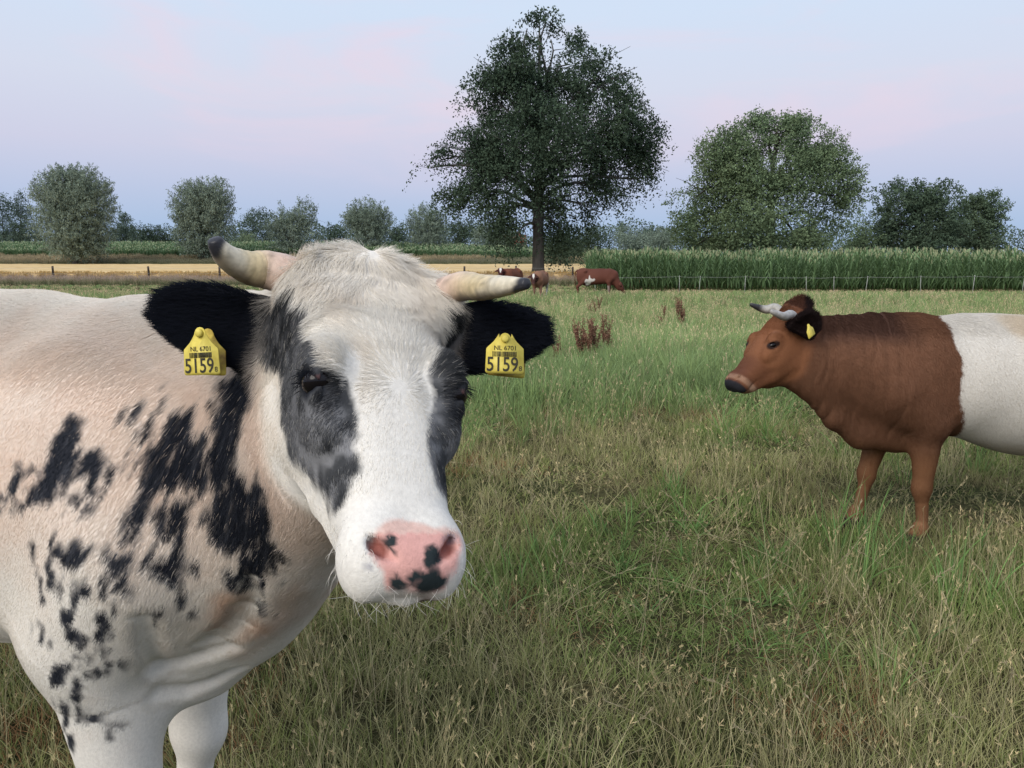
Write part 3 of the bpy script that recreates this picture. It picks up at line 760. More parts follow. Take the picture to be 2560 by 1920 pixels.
def src(name, parts, mat):
    V, Q, Cc = [], [], []
    for v, q, c in parts:
        b = len(V); V += v; Cc += c; Q += [tuple(i + b for i in f) for f in q]
    o = mesh_obj(name, V, np.array(Q), mat, None, False, link=False)
    set_col(o.data, 'Col', np.array(Cc)); return o
def scatter(name, pos, rot, scl, idx, tint, sources, tilt=None):
    """one growth object: points that carry copies of the source tufts"""
    col = bpy.data.collections.new(name + '_tufts')
    for o in sources: col.objects.link(o)
    me = bpy.data.meshes.new(name); me.vertices.add(len(pos)); me.vertices.foreach_set('co', np.asarray(pos, np.float32).ravel())
    def at(nm, ty, arr, key='value'):
        a = me.attributes.new(nm, ty, 'POINT'); a.data.foreach_set(key, np.ascontiguousarray(arr).ravel())
    rv = np.zeros((len(pos), 3), np.float32); rv[:, 2] = rot
    if tilt is not None: rv[:, :2] = tilt
    at('rv', 'FLOAT_VECTOR', rv, 'vector')
    at('scl', 'FLOAT_VECTOR', np.asarray(scl, np.float32) if np.ndim(scl) == 2 else np.repeat(np.asarray(scl, np.float32)[:, None], 3, 1), 'vector')
    at('idx', 'INT', np.asarray(idx, np.int32))
    c = np.ones((len(pos), 4), np.float32); c[:, :3] = tint; at('tint', 'FLOAT_COLOR', c, 'color')
    o = bpy.data.objects.new(name, me); COL.objects.link(o)
    ng = bpy.data.node_groups.new(name + '_scatter', 'GeometryNodeTree')
    ng.interface.new_socket('Geometry', in_out='INPUT', socket_type='NodeSocketGeometry'); ng.interface.new_socket('Geometry', in_out='OUTPUT', socket_type='NodeSocketGeometry')
    N = ng.nodes; L = ng.links
    gi = N.new('NodeGroupInput'); go = N.new('NodeGroupOutput')
    ci = N.new('GeometryNodeCollectionInfo'); ci.inputs['Collection'].default_value = col; ci.inputs['Separate Children'].default_value = True; ci.inputs['Reset Children'].default_value = True
    ip = N.new('GeometryNodeInstanceOnPoints'); ip.inputs['Pick Instance'].default_value = True
    def na(nm, ty):
        n = N.new('GeometryNodeInputNamedAttribute'); n.data_type = ty; n.inputs['Name'].default_value = nm; return n.outputs['Attribute']
    L.new(gi.outputs[0], ip.inputs['Points']); L.new(ci.outputs[0], ip.inputs['Instance'])
    L.new(na('idx', 'INT'), ip.inputs['Instance Index'])
    er = N.new('FunctionNodeEulerToRotation'); L.new(na('rv', 'FLOAT_VECTOR'), er.inputs[0]); L.new(er.outputs[0], ip.inputs['Rotation'])
    L.new(na('scl', 'FLOAT_VECTOR'), ip.inputs['Scale'])
    L.new(ip.outputs[0], go.inputs[0])
    md = o.modifiers.new('scatter', 'NODES'); md.node_group = ng
    return o
PLANT = mat_attr('plant', 'Col', rough=.65, spec=.15, instancer='tint', trans=.25)

def plain_mat(name, trans=.2):
    """matt growth coloured by its own attribute"""
    m, nt, N, L, b = new_mat(name)
    a = N.new('ShaderNodeAttribute'); a.attribute_name = 'Col'
    d = N.new('ShaderNodeBsdfDiffuse'); L.new(a.outputs['Color'], d.inputs['Color'])
    out = N['Material Output']; N.remove(b)
    if trans:
        t = N.new('ShaderNodeBsdfTranslucent'); L.new(a.outputs['Color'], t.inputs['Color'])
        mx = N.new('ShaderNodeMixShader'); mx.inputs['Fac'].default_value = trans
        L.new(d.outputs[0], mx.inputs[1]); L.new(t.outputs[0], mx.inputs[2]); L.new(mx.outputs[0], out.inputs['Surface'])
    else: L.new(d.outputs[0], out.inputs['Surface'])
    return m
GRASS = plain_mat('grass_blade', .22)
def build_grass():
    rs = np.random.RandomState(12); q_ = 1.0
    PT, RD, CO = [], [], []
    def stalks(base, az, L, lean, bend, wid, col, k=4, taper=True, power=1.0):
        n = len(base); d = np.stack([np.cos(az), np.sin(az), 0 * az], 1); up = np.array([0, 0, 1.0])
        pts = np.empty((n, k, 3)); cur = base.copy(); pts[:, 0] = cur
        for i in range(1, k):
            t = (i - .5) / (k - 1); a = (lean + bend * t ** power)[:, None]
            cur = cur + (d * np.sin(a) + up * np.cos(a)) * (L / (k - 1))[:, None]
            pts[:, i] = cur
        w = wid[:, None] * (np.array([.8, 1.0, .75, .12]) if taper else np.array([1.0, .9, .7, .5]))[None]
        PT.append(pts); RD.append(w * .5); CO.append(col); return pts
    def ring(y0, y1, tufts, wscale, per):
        area = .68 * (y1 * y1 - y0 * y0) + 3.0 * (y1 - y0); n = int(tufts * area * q_)
        y = np.sqrt(rs.uniform((y0 + 2.2) ** 2, (y1 + 2.2) ** 2, n)) - 2.2
        x = rs.uniform(-1, 1, n) * (.68 * y + 1.5)
        p = np.stack([x, y, 0 * x], 1)
        a = fbm(p, .55, 3); b = fbm(p + 31, 1.7, 2); c = fbm(p + 77, .25, 2); e = fbm(p + 5, 3.1, 2)
        yy = y + 3.0 * (c - .5) - .28 * np.clip(x - 2.5, 0, 9) + .1 * np.clip(-x, 0, 3)
        lush = sm01(6.2, 8.4, yy) * sm01(17, 11, y + 5 * (c - .5)); tall = sm01(10.5, 15.5, y + 4 * (c - .5)); near = np.clip(1 - lush - tall, 0, 1)
        gp = sm01(.50, .66, a + .25 * (e - .5))                   # greener patches among the dry
        kinds = 5   # green, dry, thatch, stalk, tall/lush green
        W = np.stack([near * (.20 + .52 * gp) + .18 * lush + .12 * tall, near * (.24 + .18 * (1 - gp)) + .06 * lush + .12 * tall, near * (.12 + .30 * (1 - gp)), near * .035 + .05 * lush + .20 * tall, lush * .85 + .55 * tall + .03 * near * gp], 1)
        W = np.cumsum(W / W.sum(1, keepdims=True), 1); kd = (rs.rand(n, 1) > W).sum(1)
        m = np.repeat(np.arange(n), per); N = len(m); kd = kd[m]; rnd = rs.rand(N)
        ta = rs.rand(n) * 6.28
        spread = np.array([.035, .05, .06, .05, .05])[kd] * (1 + .25 * (wscale - 1))
        ra = rs.rand(N) * 6.28; rr = spread * np.sqrt(rs.rand(N))
        bx = x[m] + rr * np.cos(ra); by = y[m] + rr * np.sin(ra); base = np.stack([bx, by, gz(bx, by) - .004], 1)
        az = ra + rs.randn(N) * .9; az = np.where(rs.rand(N) < .25, ta[m] + rs.randn(N) * .3, az)
        lo = np.array([.05, .07, .05, .18, .20])[kd]; hi = np.array([.17, .23, .15, .46, .44])[kd]
        vig = (.70 + .75 * b[m]) * (1 - near[m] * (.38 - .18 * gp[m]))
        short = 1 - .72 * sm01(30, 44, y[m])
        L = (lo + (hi - lo) * rnd ** 1.3) * vig * short
        lean = np.abs(rs.randn(N)) * np.array([.28, .45, 1.05, .28, .22])[kd]; bend = rs.rand(N) * np.array([1.3, 1.4, .5, .55, 1.25])[kd] * (.4 + .6 * rs.rand(N))
        lean = np.minimum(lean, 1.5)
        wid = np.array([.0032, .0017, .0020, .0015, .0046])[kd] * (.55 + .5 * rs.rand(N) + .9 * rs.rand(N) ** 5) * wscale
        c1 = np.array([[.120, .150, .056], [.275, .265, .150], [.150, .138, .080], [.285, .265, .155], [.118, .172, .074]])[kd]
        c2 = np.array([[.190, .205, .082], [.215, .215, .095], [.200, .170, .098], [.340, .300, .180], [.150, .205, .075]])[kd]
        col = c1 + (c2 - c1) * rs.rand(N, 1)
        col = col * (.80 + .70 * rs.rand(N, 1)) * (.66 + .75 * b[m][:, None])
        col = col * (1 + np.outer(tall[m], np.array([.50, .42, .48])) + np.outer(lush[m], np.array([.48, .44, .55])) + np.outer(near[m], np.array([.20, .19, .12])))
        gm = (near * gp)[m][:, None] * np.isin(kd, (0, 4))[:, None]; col = col * (1 - gm * np.array([.18, .0, .12]))
        red = (fbm(p + 9, .9, 2) > .66)[m] & (kd == 2); col[red] = col[red] * np.array([1.25, .85, .8])
        foot = np.minimum(np.hypot(bx - 2.18, by - 3.9), np.hypot(bx - 1.97, by - 4.2)); L = L * (1.15 - .15 * sm01(.10, .40, foot))
        tr = (sm01(.54, .66, fbm(p + 53, .8, 2)) * near)[m]; L = L * (1 - .5 * tr); lean = np.minimum(lean + 1.0 * tr * rs.rand(N), 1.5)
        pts = stalks(base, az, L, lean, bend, wid, col)
        # seed heads on the stalks: short fat spikelets
        s = np.nonzero(kd == 3)[0]; s = s[rs.rand(len(s)) < .8]
        ns = 6 if wscale < 2 else 3
        r = np.repeat(s, ns); t = rs.rand(len(r)) * .26
        tip = pts[r, 3]; back = pts[r, 2] - tip; q = tip + back * t[:, None] * 1.0
        hl = (.007 + .006 * rs.rand(len(r))) * wscale ** .7
        dirv = -back / (np.linalg.norm(back, axis=1, keepdims=True) + 1e-6) + rs.randn(len(r), 3) * .45
        k4 = q[:, None, :] + dirv[:, None, :] * hl[:, None, None] * np.linspace(0, 1, 4)[None, :, None]
        PT.append(k4); RD.append(np.array([.3, 1.0, .9, .2])[None] * (.0010 * wscale * (.7 + .6 * rs.rand(len(r), 1)))); CO.append(col[r] * np.array([1.18, 1.08, 1.08]))
    ring(1.7, 4.0, 640, 1.0, 10); ring(4.0, 7.5, 330, 1.25, 9); ring(7.5, 13.0, 165, 1.7, 9); ring(13.0, 24.0, 52, 2.6, 9); ring(24.0, 56.0, 12, 4.2, 9)
    # a few long bleached stalks standing or lying across the near sward
    n = int(420 * q_); y = 2.0 + 5.0 * rs.rand(n) ** 1.3; x = rs.uniform(-1, 1, n) * (.68 * y + 1); base = np.stack([x, y, gz(x, y)], 1)
    pts = stalks(base, rs.rand(n) * 6.28, rs.uniform(.28, .62, n), np.abs(rs.randn(n)) * .55, rs.rand(n) * .7, np.full(n, .0022), np.array([.42, .36, .22]) * rs.uniform(.7, 1.15, (n, 1)), taper=False)
    r = np.repeat(np.arange(n), 10); t = rs.rand(len(r)) * .5; q = pts[r, 3] + (pts[r, 2] - pts[r, 3]) * t[:, None]
    dirv = pts[r, 3] - pts[r, 2]; dirv = dirv / np.linalg.norm(dirv, axis=1, keepdims=True) + rs.randn(len(r), 3) * .35
    PT.append(q[:, None, :] + dirv[:, None, :] * (.014 * np.linspace(0, 1, 4))[None, :, None]); RD.append(np.tile(np.array([.3, 1.0, .9, .2]) * .0013, (len(r), 1))); CO.append(np.tile(np.array([.40, .34, .21]), (len(r), 1)) * rs.uniform(.8, 1.2, (len(r), 1)))
    P_, R_, C_ = np.concatenate(PT), np.concatenate(RD), np.concatenate(CO)
    o = curves_obj('pasture_grass', P_, R_, C_, GRASS)
    tag(o, 'long uneven pasture grass, dry in front and greener behind', 'grass', kind='stuff')
build_grass()

# ------------------------------------------------------------------ fields, fences
def build_wheat():
    # ripe grain: a thick standing crop with a ragged surface and cut edge
    x0, x1, y0, y1 = -110.0, 13.5, 57.0, 119.0
    nx, ny = 240, 60
    X, Y = np.meshgrid(np.linspace(x0, x1, nx), np.linspace(y0, y1, ny))
    Z = gz(X, Y) + .62 + .10 * (vnoise(np.stack([X, Y, 0 * X], -1).reshape(-1, 3), 1.2).reshape(X.shape) - .5)
    V = np.stack([X, Y, Z], -1).reshape(-1, 3); i, j = np.meshgrid(np.arange(ny - 1), np.arange(nx - 1), indexing='ij'); a = (i * nx + j).ravel()
    Q = [tuple(q) for q in np.stack([a, a + 1, a + nx + 1, a + nx], 1)]
    V = list(map(tuple, V)); rim = list(range(nx)) + [k * nx + nx - 1 for k in range(1, ny)]
    for k0, k1 in zip(rim[:-1], rim[1:]):
        b = len(V)
        for k in (k0, k1): V.append((V[k][0], V[k][1], float(gz(V[k][0], V[k][1])) - .05))
        Q.append((k0, b, b + 1, k1))
    m, nt, N, L, b = new_mat('ripe_grain')
    tc = N.new('ShaderNodeTexCoord'); mp = N.new('ShaderNodeMapping'); mp.inputs['Scale'].default_value = (.25, 1.2, 1); L.new(tc.outputs['Object'], mp.inputs[0])
    n1 = N.new('ShaderNodeTexNoise'); n1.inputs['Scale'].default_value = .9; n1.inputs['Detail'].default_value = 9; n1.inputs['Roughness'].default_value = .65; L.new(mp.outputs[0], n1.inputs['Vector'])
    r1 = N.new('ShaderNodeValToRGB'); r1.color_ramp.elements[0].color = (.50, .345, .150, 1); r1.color_ramp.elements[1].color = (.70, .52, .265, 1); r1.color_ramp.elements[0].position = .32; r1.color_ramp.elements[1].position = .66
    L.new(n1.outputs['Fac'], r1.inputs['Fac']); L.new(r1.outputs[0], b.inputs['Base Color']); b.inputs['Roughness'].default_value = .9; b.inputs['Specular IOR Level'].default_value = .1
    o = mesh_obj('wheat_crop', V, Q, m, None, False); tag(o, 'golden ripe grain field beyond the post fence', 'crop', kind='stuff')
    # loose ears along the near edge, same crop
    R = random.Random(4); rs = np.random.RandomState(5)
    S = [src('grain_%02d' % i, [seed_stems(R, 16, (.55, .8), .008, .18, (.50, .34, .13), (.62, .44, .19), hw=.03, hl=(.08, .12), lean=.15), blades(R, 14, (.3, .6), (.008, .014), (.1, .8), .18, .2, (.34, .22, .08), (.56, .40, .17))], PLANT) for i in range(3)]
    n = 2600; x = rs.uniform(x0, x1, n); y = 56.6 + np.abs(rs.randn(n)) * 1.2
    o = scatter('wheat_edge', np.stack([x, y, gz(x, y)], 1), rs.rand(n) * 6.28, rs.uniform(.85, 1.15, n), rs.randint(0, 3, n), np.ones((n, 3)) * rs.uniform(.8, 1.15, (n, 1)), S)
    tag(o, 'standing ears of ripe grain along the near edge of the field', 'crop', kind='stuff')
build_wheat()

def build_rough_strips():
    """rank grass: along the post fence, and on the bank behind the grain"""
    R = random.Random(6); rs = np.random.RandomState(8)
    S = []
    for i in range(3):
        S.append(src('rank_%02d' % i, [blades(R, 26, (.35, .8), (.010, .020), (.2, 1.0), .25, .35, (.05, .065, .03), (.15, .17, .08)), seed_stems(R, 12, (.6, .95), .007, .25, (.24, .22, .13), (.30, .24, .19), hw=.022, hl=(.10, .2), lean=.25)], PLANT))
    for i in range(3):
        S.append(src('rank_%02d' % (i + 3), [seed_stems(R, 22, (.6, 1.05), .010, .28, (.40, .33, .18), (.46, .38, .24), hw=.03, hl=(.12, .2), lean=.2), blades(R, 18, (.3, .7), (.012, .022), (.2, .8), .25, .3, (.10, .11, .05), (.30, .27, .14))], PLANT))
    # along the fence
    n = 4200; x = rs.uniform(-48, 14, n); y = 53.2 + rs.randn(n) * 1.0 + .0 * x
    keep = fbm(np.stack([x, y * .2, 0 * x], 1), .22, 2) > .30
    x, y = x[keep], y[keep]; n = len(x)
    a = np.stack([x, y, gz(x, y)], 1), rs.rand(n) * 6.28, rs.uniform(.42, .80, n), rs.randint(0, 3, n), np.ones((n, 3)) * rs.uniform(1.2, 1.8, (n, 1)) * np.array([1.05, 1.0, 1.05])
    # bank behind the grain: straw above, green below
    m = 9000; bx = rs.uniform(-125, 45, m); by = rs.uniform(119.5, 132, m)
    dry = fbm(np.stack([bx, by, 0 * bx], 1), .12, 2) + .035 * (by - 126) > .5
    b = np.stack([bx, by, gz(bx, by)], 1), rs.rand(m) * 6.28, rs.uniform(1.0, 1.7, m), np.where(dry, rs.randint(3, 6, m), rs.randint(0, 3, m)), np.ones((m, 3)) * rs.uniform(.75, 1.15, (m, 1)) * np.where(dry[:, None], 1.0, np.array([.9, 1.05, .9]))
    o = scatter('rank_grass', *[np.concatenate([p, q]) for p, q in zip(a, b)], S)
    tag(o, 'rank seeding grass along the fence and on the bank behind the grain', 'grass', kind='stuff')
build_rough_strips()

def corn_plant(R, hgt=2.2):
    V, Q, Cc = [], [], []
    # stalk
    for k in range(4):
        z = hgt * .9 * k / 3; r = .014 * (1 - .5 * k / 3)
        for a in range(4): V.append(np.array([r * math.cos(a * 1.57), r * math.sin(a * 1.57), z])); Cc.append(np.array([.07, .12, .035]))
    for k in range(3):
        for a in range(4): Q.append((k * 4 + a, k * 4 + (a + 1) % 4, k * 4 + 4 + (a + 1) % 4, k * 4 + 4 + a))
    az = R.uniform(0, 6.28)
    for l in range(11):
        z = hgt * (.10 + .75 * l / 10) ; az += math.pi + R.uniform(-.5, .5); d = np.array([math.cos(az), math.sin(az), 0]); s = np.array([-d[1], d[0], 0])
        Lf = R.uniform(.55, .85) * (.75 if l > 8 else 1); p = np.array([0, 0, z]); b0 = len(V); an = R.uniform(.25, .5); wmax = R.uniform(.030, .045); cv = R.uniform(.75, 1.2)
        for k in range(5):
            t = k / 4; w = wmax * (math.sin(math.pi * (.15 + .83 * t)) ** .8)
            V += [p - s * w, p + s * w]; c = np.array([.095, .165, .070]) * (1 - t) + np.array([.215, .315, .150]) * t; Cc += [c * cv, c * cv]
            a2 = an + 1.7 * t * t; p = p + (d * math.sin(a2) + np.array([0, 0, 1]) * math.cos(a2)) * Lf / 4
        for k in range(4): Q.append((b0 + 2 * k, b0 + 2 * k + 1, b0 + 2 * k + 3, b0 + 2 * k + 2))
    for l in range(6):   # tassel
        a = R.uniform(0, 6.28); d = np.array([math.cos(a), math.sin(a), 0]) * R.uniform(.05, .4); s = nrm(np.array([-d[1], d[0], 0]) + 1e-6) * .007
        p = np.array([0, 0, hgt * .88]); e = p + nrm(d + np.array([0, 0, 1])) * R.uniform(.2, .3); b0 = len(V); V += [p - s, p + s, e + s, e - s]; Cc += [np.array([.46, .47, .28])] * 4; Q.append((b0, b0 + 1, b0 + 2, b0 + 3))
    return V, Q, Cc
def build_corn():
    R = random.Random(21); rs = np.random.RandomState(22)
    S = [src('maize_%02d' % i, [corn_plant(R, R.uniform(1.95, 2.35))], PLANT) for i in range(6)]
    # block on the right: rows run away from the pasture edge
    P_ = []
    A = np.array([4.1, 43.0]); Bv = np.array([46.0, 39.0])               # front edge
    e = Bv - A; Ln = np.linalg.norm(e); e = e / Ln; nv = np.array([-e[1], e[0]])
    for row in range(16):
        n = int(Ln / .20); t = np.arange(n) * .20 + rs.randn(n) * .04; k = row * .75
        t0 = -(.55 * k); tt = t + rs.uniform(0, .2)
        q = A + (tt[:, None]) * e + nv * (k + rs.randn(n)[:, None] * .05)
        P_.append(q)
    q = np.concatenate(P_); n1 = len(q)
    keep = rs.rand(n1) > .03; q = q[keep]; n1 = len(q)
    p1 = np.stack([q[:, 0], q[:, 1], gz(q[:, 0], q[:, 1])], 1)
    edge = np.clip(((q - A) @ nv) / 1.0, 0, 1); t1 = np.ones((n1, 3)) * rs.uniform(.8, 1.25, (n1, 1))
    sc1 = rs.uniform(.86, 1.07, n1) * (.94 + .12 * fbm(np.stack([q[:, 0], q[:, 1], 0 * q[:, 0]], 1), .35, 2))
    o = scatter('maize_crop', p1, rs.rand(n1) * 6.28, sc1, rs.randint(0, 6, n1), t1, S, rs.randn(n1, 2) * .05)
    tag(o, 'tall green maize standing behind the wire fence on the right', 'crop', kind='stuff')
    S2 = [src('maize_far_%02d' % i, [corn_plant(R, R.uniform(2.0, 2.3))], PLANT) for i in range(4)]
    m = 8000; x = rs.uniform(-135, 34, m); y = 133 + rs.rand(m) ** 1.5 * 22
    o = scatter('maize_far_field', np.stack([x, y, gz(x, y)], 1), rs.rand(m) * 6.28, np.stack([np.full(m, 1.7), np.full(m, 1.7), rs.uniform(.9, 1.08, m)], 1), rs.randint(0, 4, m), np.ones((m, 3)) * rs.uniform(1.0, 1.4, (m, 1)) * np.array([1.0, 1.0, 1.1]), S2)
    tag(o, 'distant green maize strip behind the grain and the bank', 'crop', kind='stuff')
build_corn()

WOOD = mat_noise('weathered_post', (.035, .026, .020), (.095, .075, .058), 9, .9, .1, bump=.5, stretch=(1, 1, .15))
WIRE = mat_noise('fence_wire', (.30, .31, .30), (.48, .48, .46), 20, .5, .4)
WPOST = mat_noise('plastic_post', (.36, .37, .34), (.52, .52, .48), 12, .6, .3)
def sag(p, q, s, n=9): return [np.asarray(p) * (1 - t) + np.asarray(q) * t - np.array([0, 0, s * 4 * t * (1 - t)]) for t in np.linspace(0, 1, n)]
def build_fences():
    r = empty('post_fence', (-20, 54.8, float(gz(-20., 54.8)))); tag(r, 'dark wooden post and wire fence in front of the golden grain', 'fence')
    inv = Matrix.Translation(-Vector(r.location)); rg = random.Random(2)
    D = 54.8; xs = [(px - 512) / FPX * D * .988 for px in (-150, -55, 52, 148, 219, 300, 382, 464, 516, 573)]
    tops = []
    for i, x in enumerate(xs):
        m = MB(); z = float(gz(x, D)); h = 1.22 + rg.uniform(-.06, .06); tx = rg.uniform(-.03, .03)
        m.tube([(x, D, z - .2), (x + tx * .5, D, z + h * .5), (x + tx, D, z + h - .015), (x + tx, D, z + h)], [.075, .072, .07, .055], 9)
        o = m.build('post', WOOD, None, False); o.parent = r; o.matrix_parent_inverse = inv; tops.append((x, z, h))
    for k in (.95, .62):
        for (xa, za, ha), (xb, zb, hb) in zip(tops[:-1], tops[1:]):
            m = MB(); pts = sag((xa, D - .08, za + k * 1.2), (xb, D - .08, zb + k * 1.2), .03); m.tube(pts, [.006] * len(pts), 5)
            o = m.build('wire', WIRE, None); o.parent = r; o.matrix_parent_inverse = inv
    # electric fence before the maize
    xs = [1500, 1696, 1744, 1858, 2012, 2080, 2158, 2295, 2424, 2547, 2640, 2760]
    xs = [590 + 5] + [x * .4 for x in xs[1:]]
    r = empty('electric_fence', (20, 38.5, float(gz(20., 38.5)))); tag(r, 'thin pale electric fence strung along the maize field', 'fence'); inv = Matrix.Translation(-Vector(r.location))
    pts = []
    A = np.array([4.3, 41.6]); Bv = np.array([36.0, 37.4])
    for px in xs:
        s = (px - 512) / FPX   # x = s * y along the fence line
        t = (A[0] - s * A[1] * 1.0) / (s * (Bv[1] - A[1]) - (Bv[0] - A[0])); q = A + t * (Bv - A); z = float(gz(q[0], q[1]))
        h = rg.uniform(.80, .95); lean = rg.uniform(-.07, .07)
        m = MB(); m.tube([(q[0], q[1], z - .1), (q[0] + lean, q[1], z + h)], [.012, .010], 6); m.tube([(q[0] + lean, q[1], z + h - .03), (q[0] + lean, q[1], z + h + .03)], [.019, .018], 6)
        o = m.build('post', WPOST, None); o.parent = r; o.matrix_parent_inverse = inv; pts.append(np.array([q[0] + lean, q[1] - .03, z + h - .02]))
    for a, b in zip(pts[:-1], pts[1:]):
        for dz in (0,):
            m = MB(); pp = sag(a + np.array([0, 0, dz]), b + np.array([0, 0, dz]), .03, 7); m.tube(pp, [.0045] * len(pp), 5); o = m.build('wire', WIRE, None); o.parent = r; o.matrix_parent_inverse = inv
build_fences()

# ------------------------------------------------------------------ trees
LEAF = plain_mat('leaf', .18)
def bark(name, c1, c2): return mat_noise(name, c1, c2, 3.0, .95, .05, bump=.6, bscale=12, stretch=(1, 1, .3))
BARK = bark('bark_dark', (.022, .020, .017), (.060, .054, .046)); BARKG = bark('bark_grey', (.055, .053, .050), (.12, .115, .105))
def leaf_mesh(name, cen, size, aspect, col, rs, mat, dirv=None, droop=0.0):
    """a crown of single leaves: pointed four-sided blades"""
    n = len(cen)
    d = rs.randn(n, 3) if dirv is None else dirv + rs.randn(n, 3) * .45
    d[:, 2] -= droop; d /= np.linalg.norm(d, axis=1, keepdims=True) + 1e-9
    s = np.cross(d, rs.randn(n, 3)); s /= np.linalg.norm(s, axis=1, keepdims=True) + 1e-9
    L = (size * (.65 + .7 * rs.rand(n)))[:, None]; W = L * aspect
    V = np.stack([cen - d * L * .5, cen + s * W * .5 - d * L * .05, cen + d * L * .5, cen - s * W * .5 - d * L * .05], 1).reshape(-1, 3)
    Q = np.arange(4 * n).reshape(n, 4)
    o = mesh_obj(name, V, Q, mat, None, False); set_col(o.data, 'Col', np.repeat(col, 4, 0)); return o
def limb(m, a, b, r0, r1, rs, up=.15, n=7, wob=.04):
    a = np.asarray(a, float); b = np.asarray(b, float); L = np.linalg.norm(b - a); pts = []
    o1, o2 = rs.randn(3) * L * wob, rs.randn(3) * L * wob
    for i in range(n):
        t = i / (n - 1); p = a * (1 - t) + b * t + np.array([0, 0, up * L * math.sin(math.pi * t)]) + (o1 * math.sin(math.pi * t) + o2 * math.sin(2 * math.pi * t)); pts.append(p)
    m.tube(pts, list(np.linspace(r0, r1, n)), 7); return pts
def tree(name, label, D, trunk_px, base_z, trunk_r, lobes, nleaf, lsize, c1, c2, seed, group=None, fork=.30, gap=.36, gscale=.55, droop=.25, aspect=.5, barkm=None, shell=2.2, twigs=26, trunk_top=None, hang=0.25, cat='tree', sp_n=18, sp_len=1.2, sp_w=.28, sp_dir=(0, 0, .1)):
    """lobes: (px, py, half width px, half height px, depth shift m) as surveyed in the 1024 frame at distance D"""
    rs = np.random.RandomState(seed)
    k = D / FPX
    def W(px, py, dd=0.0):
        return P(px, py, (D + dd) / math.cos(PITCH) * 1.0)
    def at(px, py, dd):                      # a point of the vertical sheet at distance D + dd
        p = P(px, py, 1.0) - _C; return _C + p * ((D + dd) / p[1])
    bx = at(trunk_px, 258, 0)[0]; base = np.array([bx, D, base_z])
    root = empty(name, tuple(base)); tag(root, label, cat, group)
    inv = Matrix.Translation(-Vector(base))
    Ls = [(at(px, py, dd), np.array([hw * k, .9 * hw * k, hh * k])) for px, py, hw, hh, dd in lobes]
    # leaves, in sprays along the twig ends
    vol = np.array([np.prod(r) ** .72 for _, r in Ls]); vol /= vol.sum()
    per = sp_n; pts = []; need = max(20, nleaf // per)
    while need > 0:
        m = int(need * 2.2) + 50; li = rs.choice(len(Ls), size=m, p=vol)
        C = np.array([Ls[i][0] for i in li]); Rr = np.array([Ls[i][1] for i in li])
        d = rs.randn(m, 3); d /= np.linalg.norm(d, axis=1, keepdims=True)
        c_ = C + d * Rr * (rs.rand(m, 1) ** (1 / shell)); f = fbm(c_ + seed * 3.7, gscale, 2) > gap + .10 * rs.rand(m)
        o_ = c_ - (base + np.array([0, 0, .45 * (max(l[0][2] for l in Ls) - base_z)])); o_ /= np.linalg.norm(o_, axis=1, keepdims=True) + 1e-6
        pts.append((c_[f][:need], (o_ * .7 + d * .5)[f][:need])); need -= int(f.sum())
    sc_ = np.concatenate([a for a, b in pts]); sd_ = np.concatenate([b for a, b in pts]); ns = len(sc_)
    sd_ = sd_ + rs.randn(ns, 3) * .35 + np.array(sp_dir); sd_ /= np.linalg.norm(sd_, axis=1, keepdims=True)
    ln = sp_len * rs.uniform(.6, 1.4, ns)
    ii = np.repeat(np.arange(ns), per); t = rs.rand(len(ii)) ** .8
    q = sc_[ii] + sd_[ii] * (ln[ii] * (t - .35))[:, None] + rs.randn(len(ii), 3) * sp_w * (1.05 - .75 * t)[:, None]
    q[:, 2] -= hang * ln[ii] * t * t
    stone = rs.uniform(.72, 1.28, ns)[ii][:, None]
    nn = fbm(q + 11, gscale * 1.6, 2)[:, None]
    col = np.array(c1) * (1 - nn) + np.array(c2) * nn; col = col * (.8 + .4 * rs.rand(len(q), 1)) * stone
    cr = leaf_mesh('crown', q, lsize, aspect, col, rs, LEAF, droop=droop); cr.parent = root; cr.matrix_parent_inverse = inv
    # trunk and limbs
    mb = MB(); top = max(l[0][2] for l in Ls) if trunk_top is None else trunk_top
    H = top - base_z
    tp = [base + np.array([0, 0, -.3]), base + np.array([.02, 0, .06 * H]), base + np.array([rs.randn() * .1, 0, .3 * H]), base + np.array([rs.randn() * .2, 0, .6 * H]), base + np.array([rs.randn() * .3, 0, H])]
    mb.tube(tp, [trunk_r * 1.5, trunk_r * 1.02, trunk_r * .82, trunk_r * .5, trunk_r * .12], 11)
    allp = q
    for c, r in Ls:
        z0 = base_z + H * np.clip(fork + .55 * (c[2] - base_z) / max(H, .1) * rs.uniform(.55, .8), .12, .85)
        z0 = min(z0, c[2] + .2 * H)
        a = np.array([base[0], base[1], z0]); rr = trunk_r * .42 * (1 - .5 * (z0 - base_z) / H)
        path = limb(mb, a, c + rs.randn(3) * r * .2, rr, rr * .3, rs)
        for t in range(max(3, twigs // len(Ls))):
            e = c + rs.randn(3) * r * .55; limb(mb, path[rs.randint(2, 6)], e, rr * .3, .012, rs, .05, 5)
    tk = mb.build('trunk', barkm or BARK, None, True); tk.parent = root; tk.matrix_parent_inverse = inv
    return root
DG1, DG2 = (.036, .058, .040), (.084, .118, .074)          # dark beech / oak leaf
OG1, OG2 = (.098, .146, .082), (.200, .262, .140)          # mid green
WG1, WG2 = (.150, .195, .150), (.250, .305, .240)          # silvery willow
HG1, HG2 = (.070, .104, .082), (.135, .178, .130)  # skyline trees, distance haze put into the leaf colour as paler, bluer green
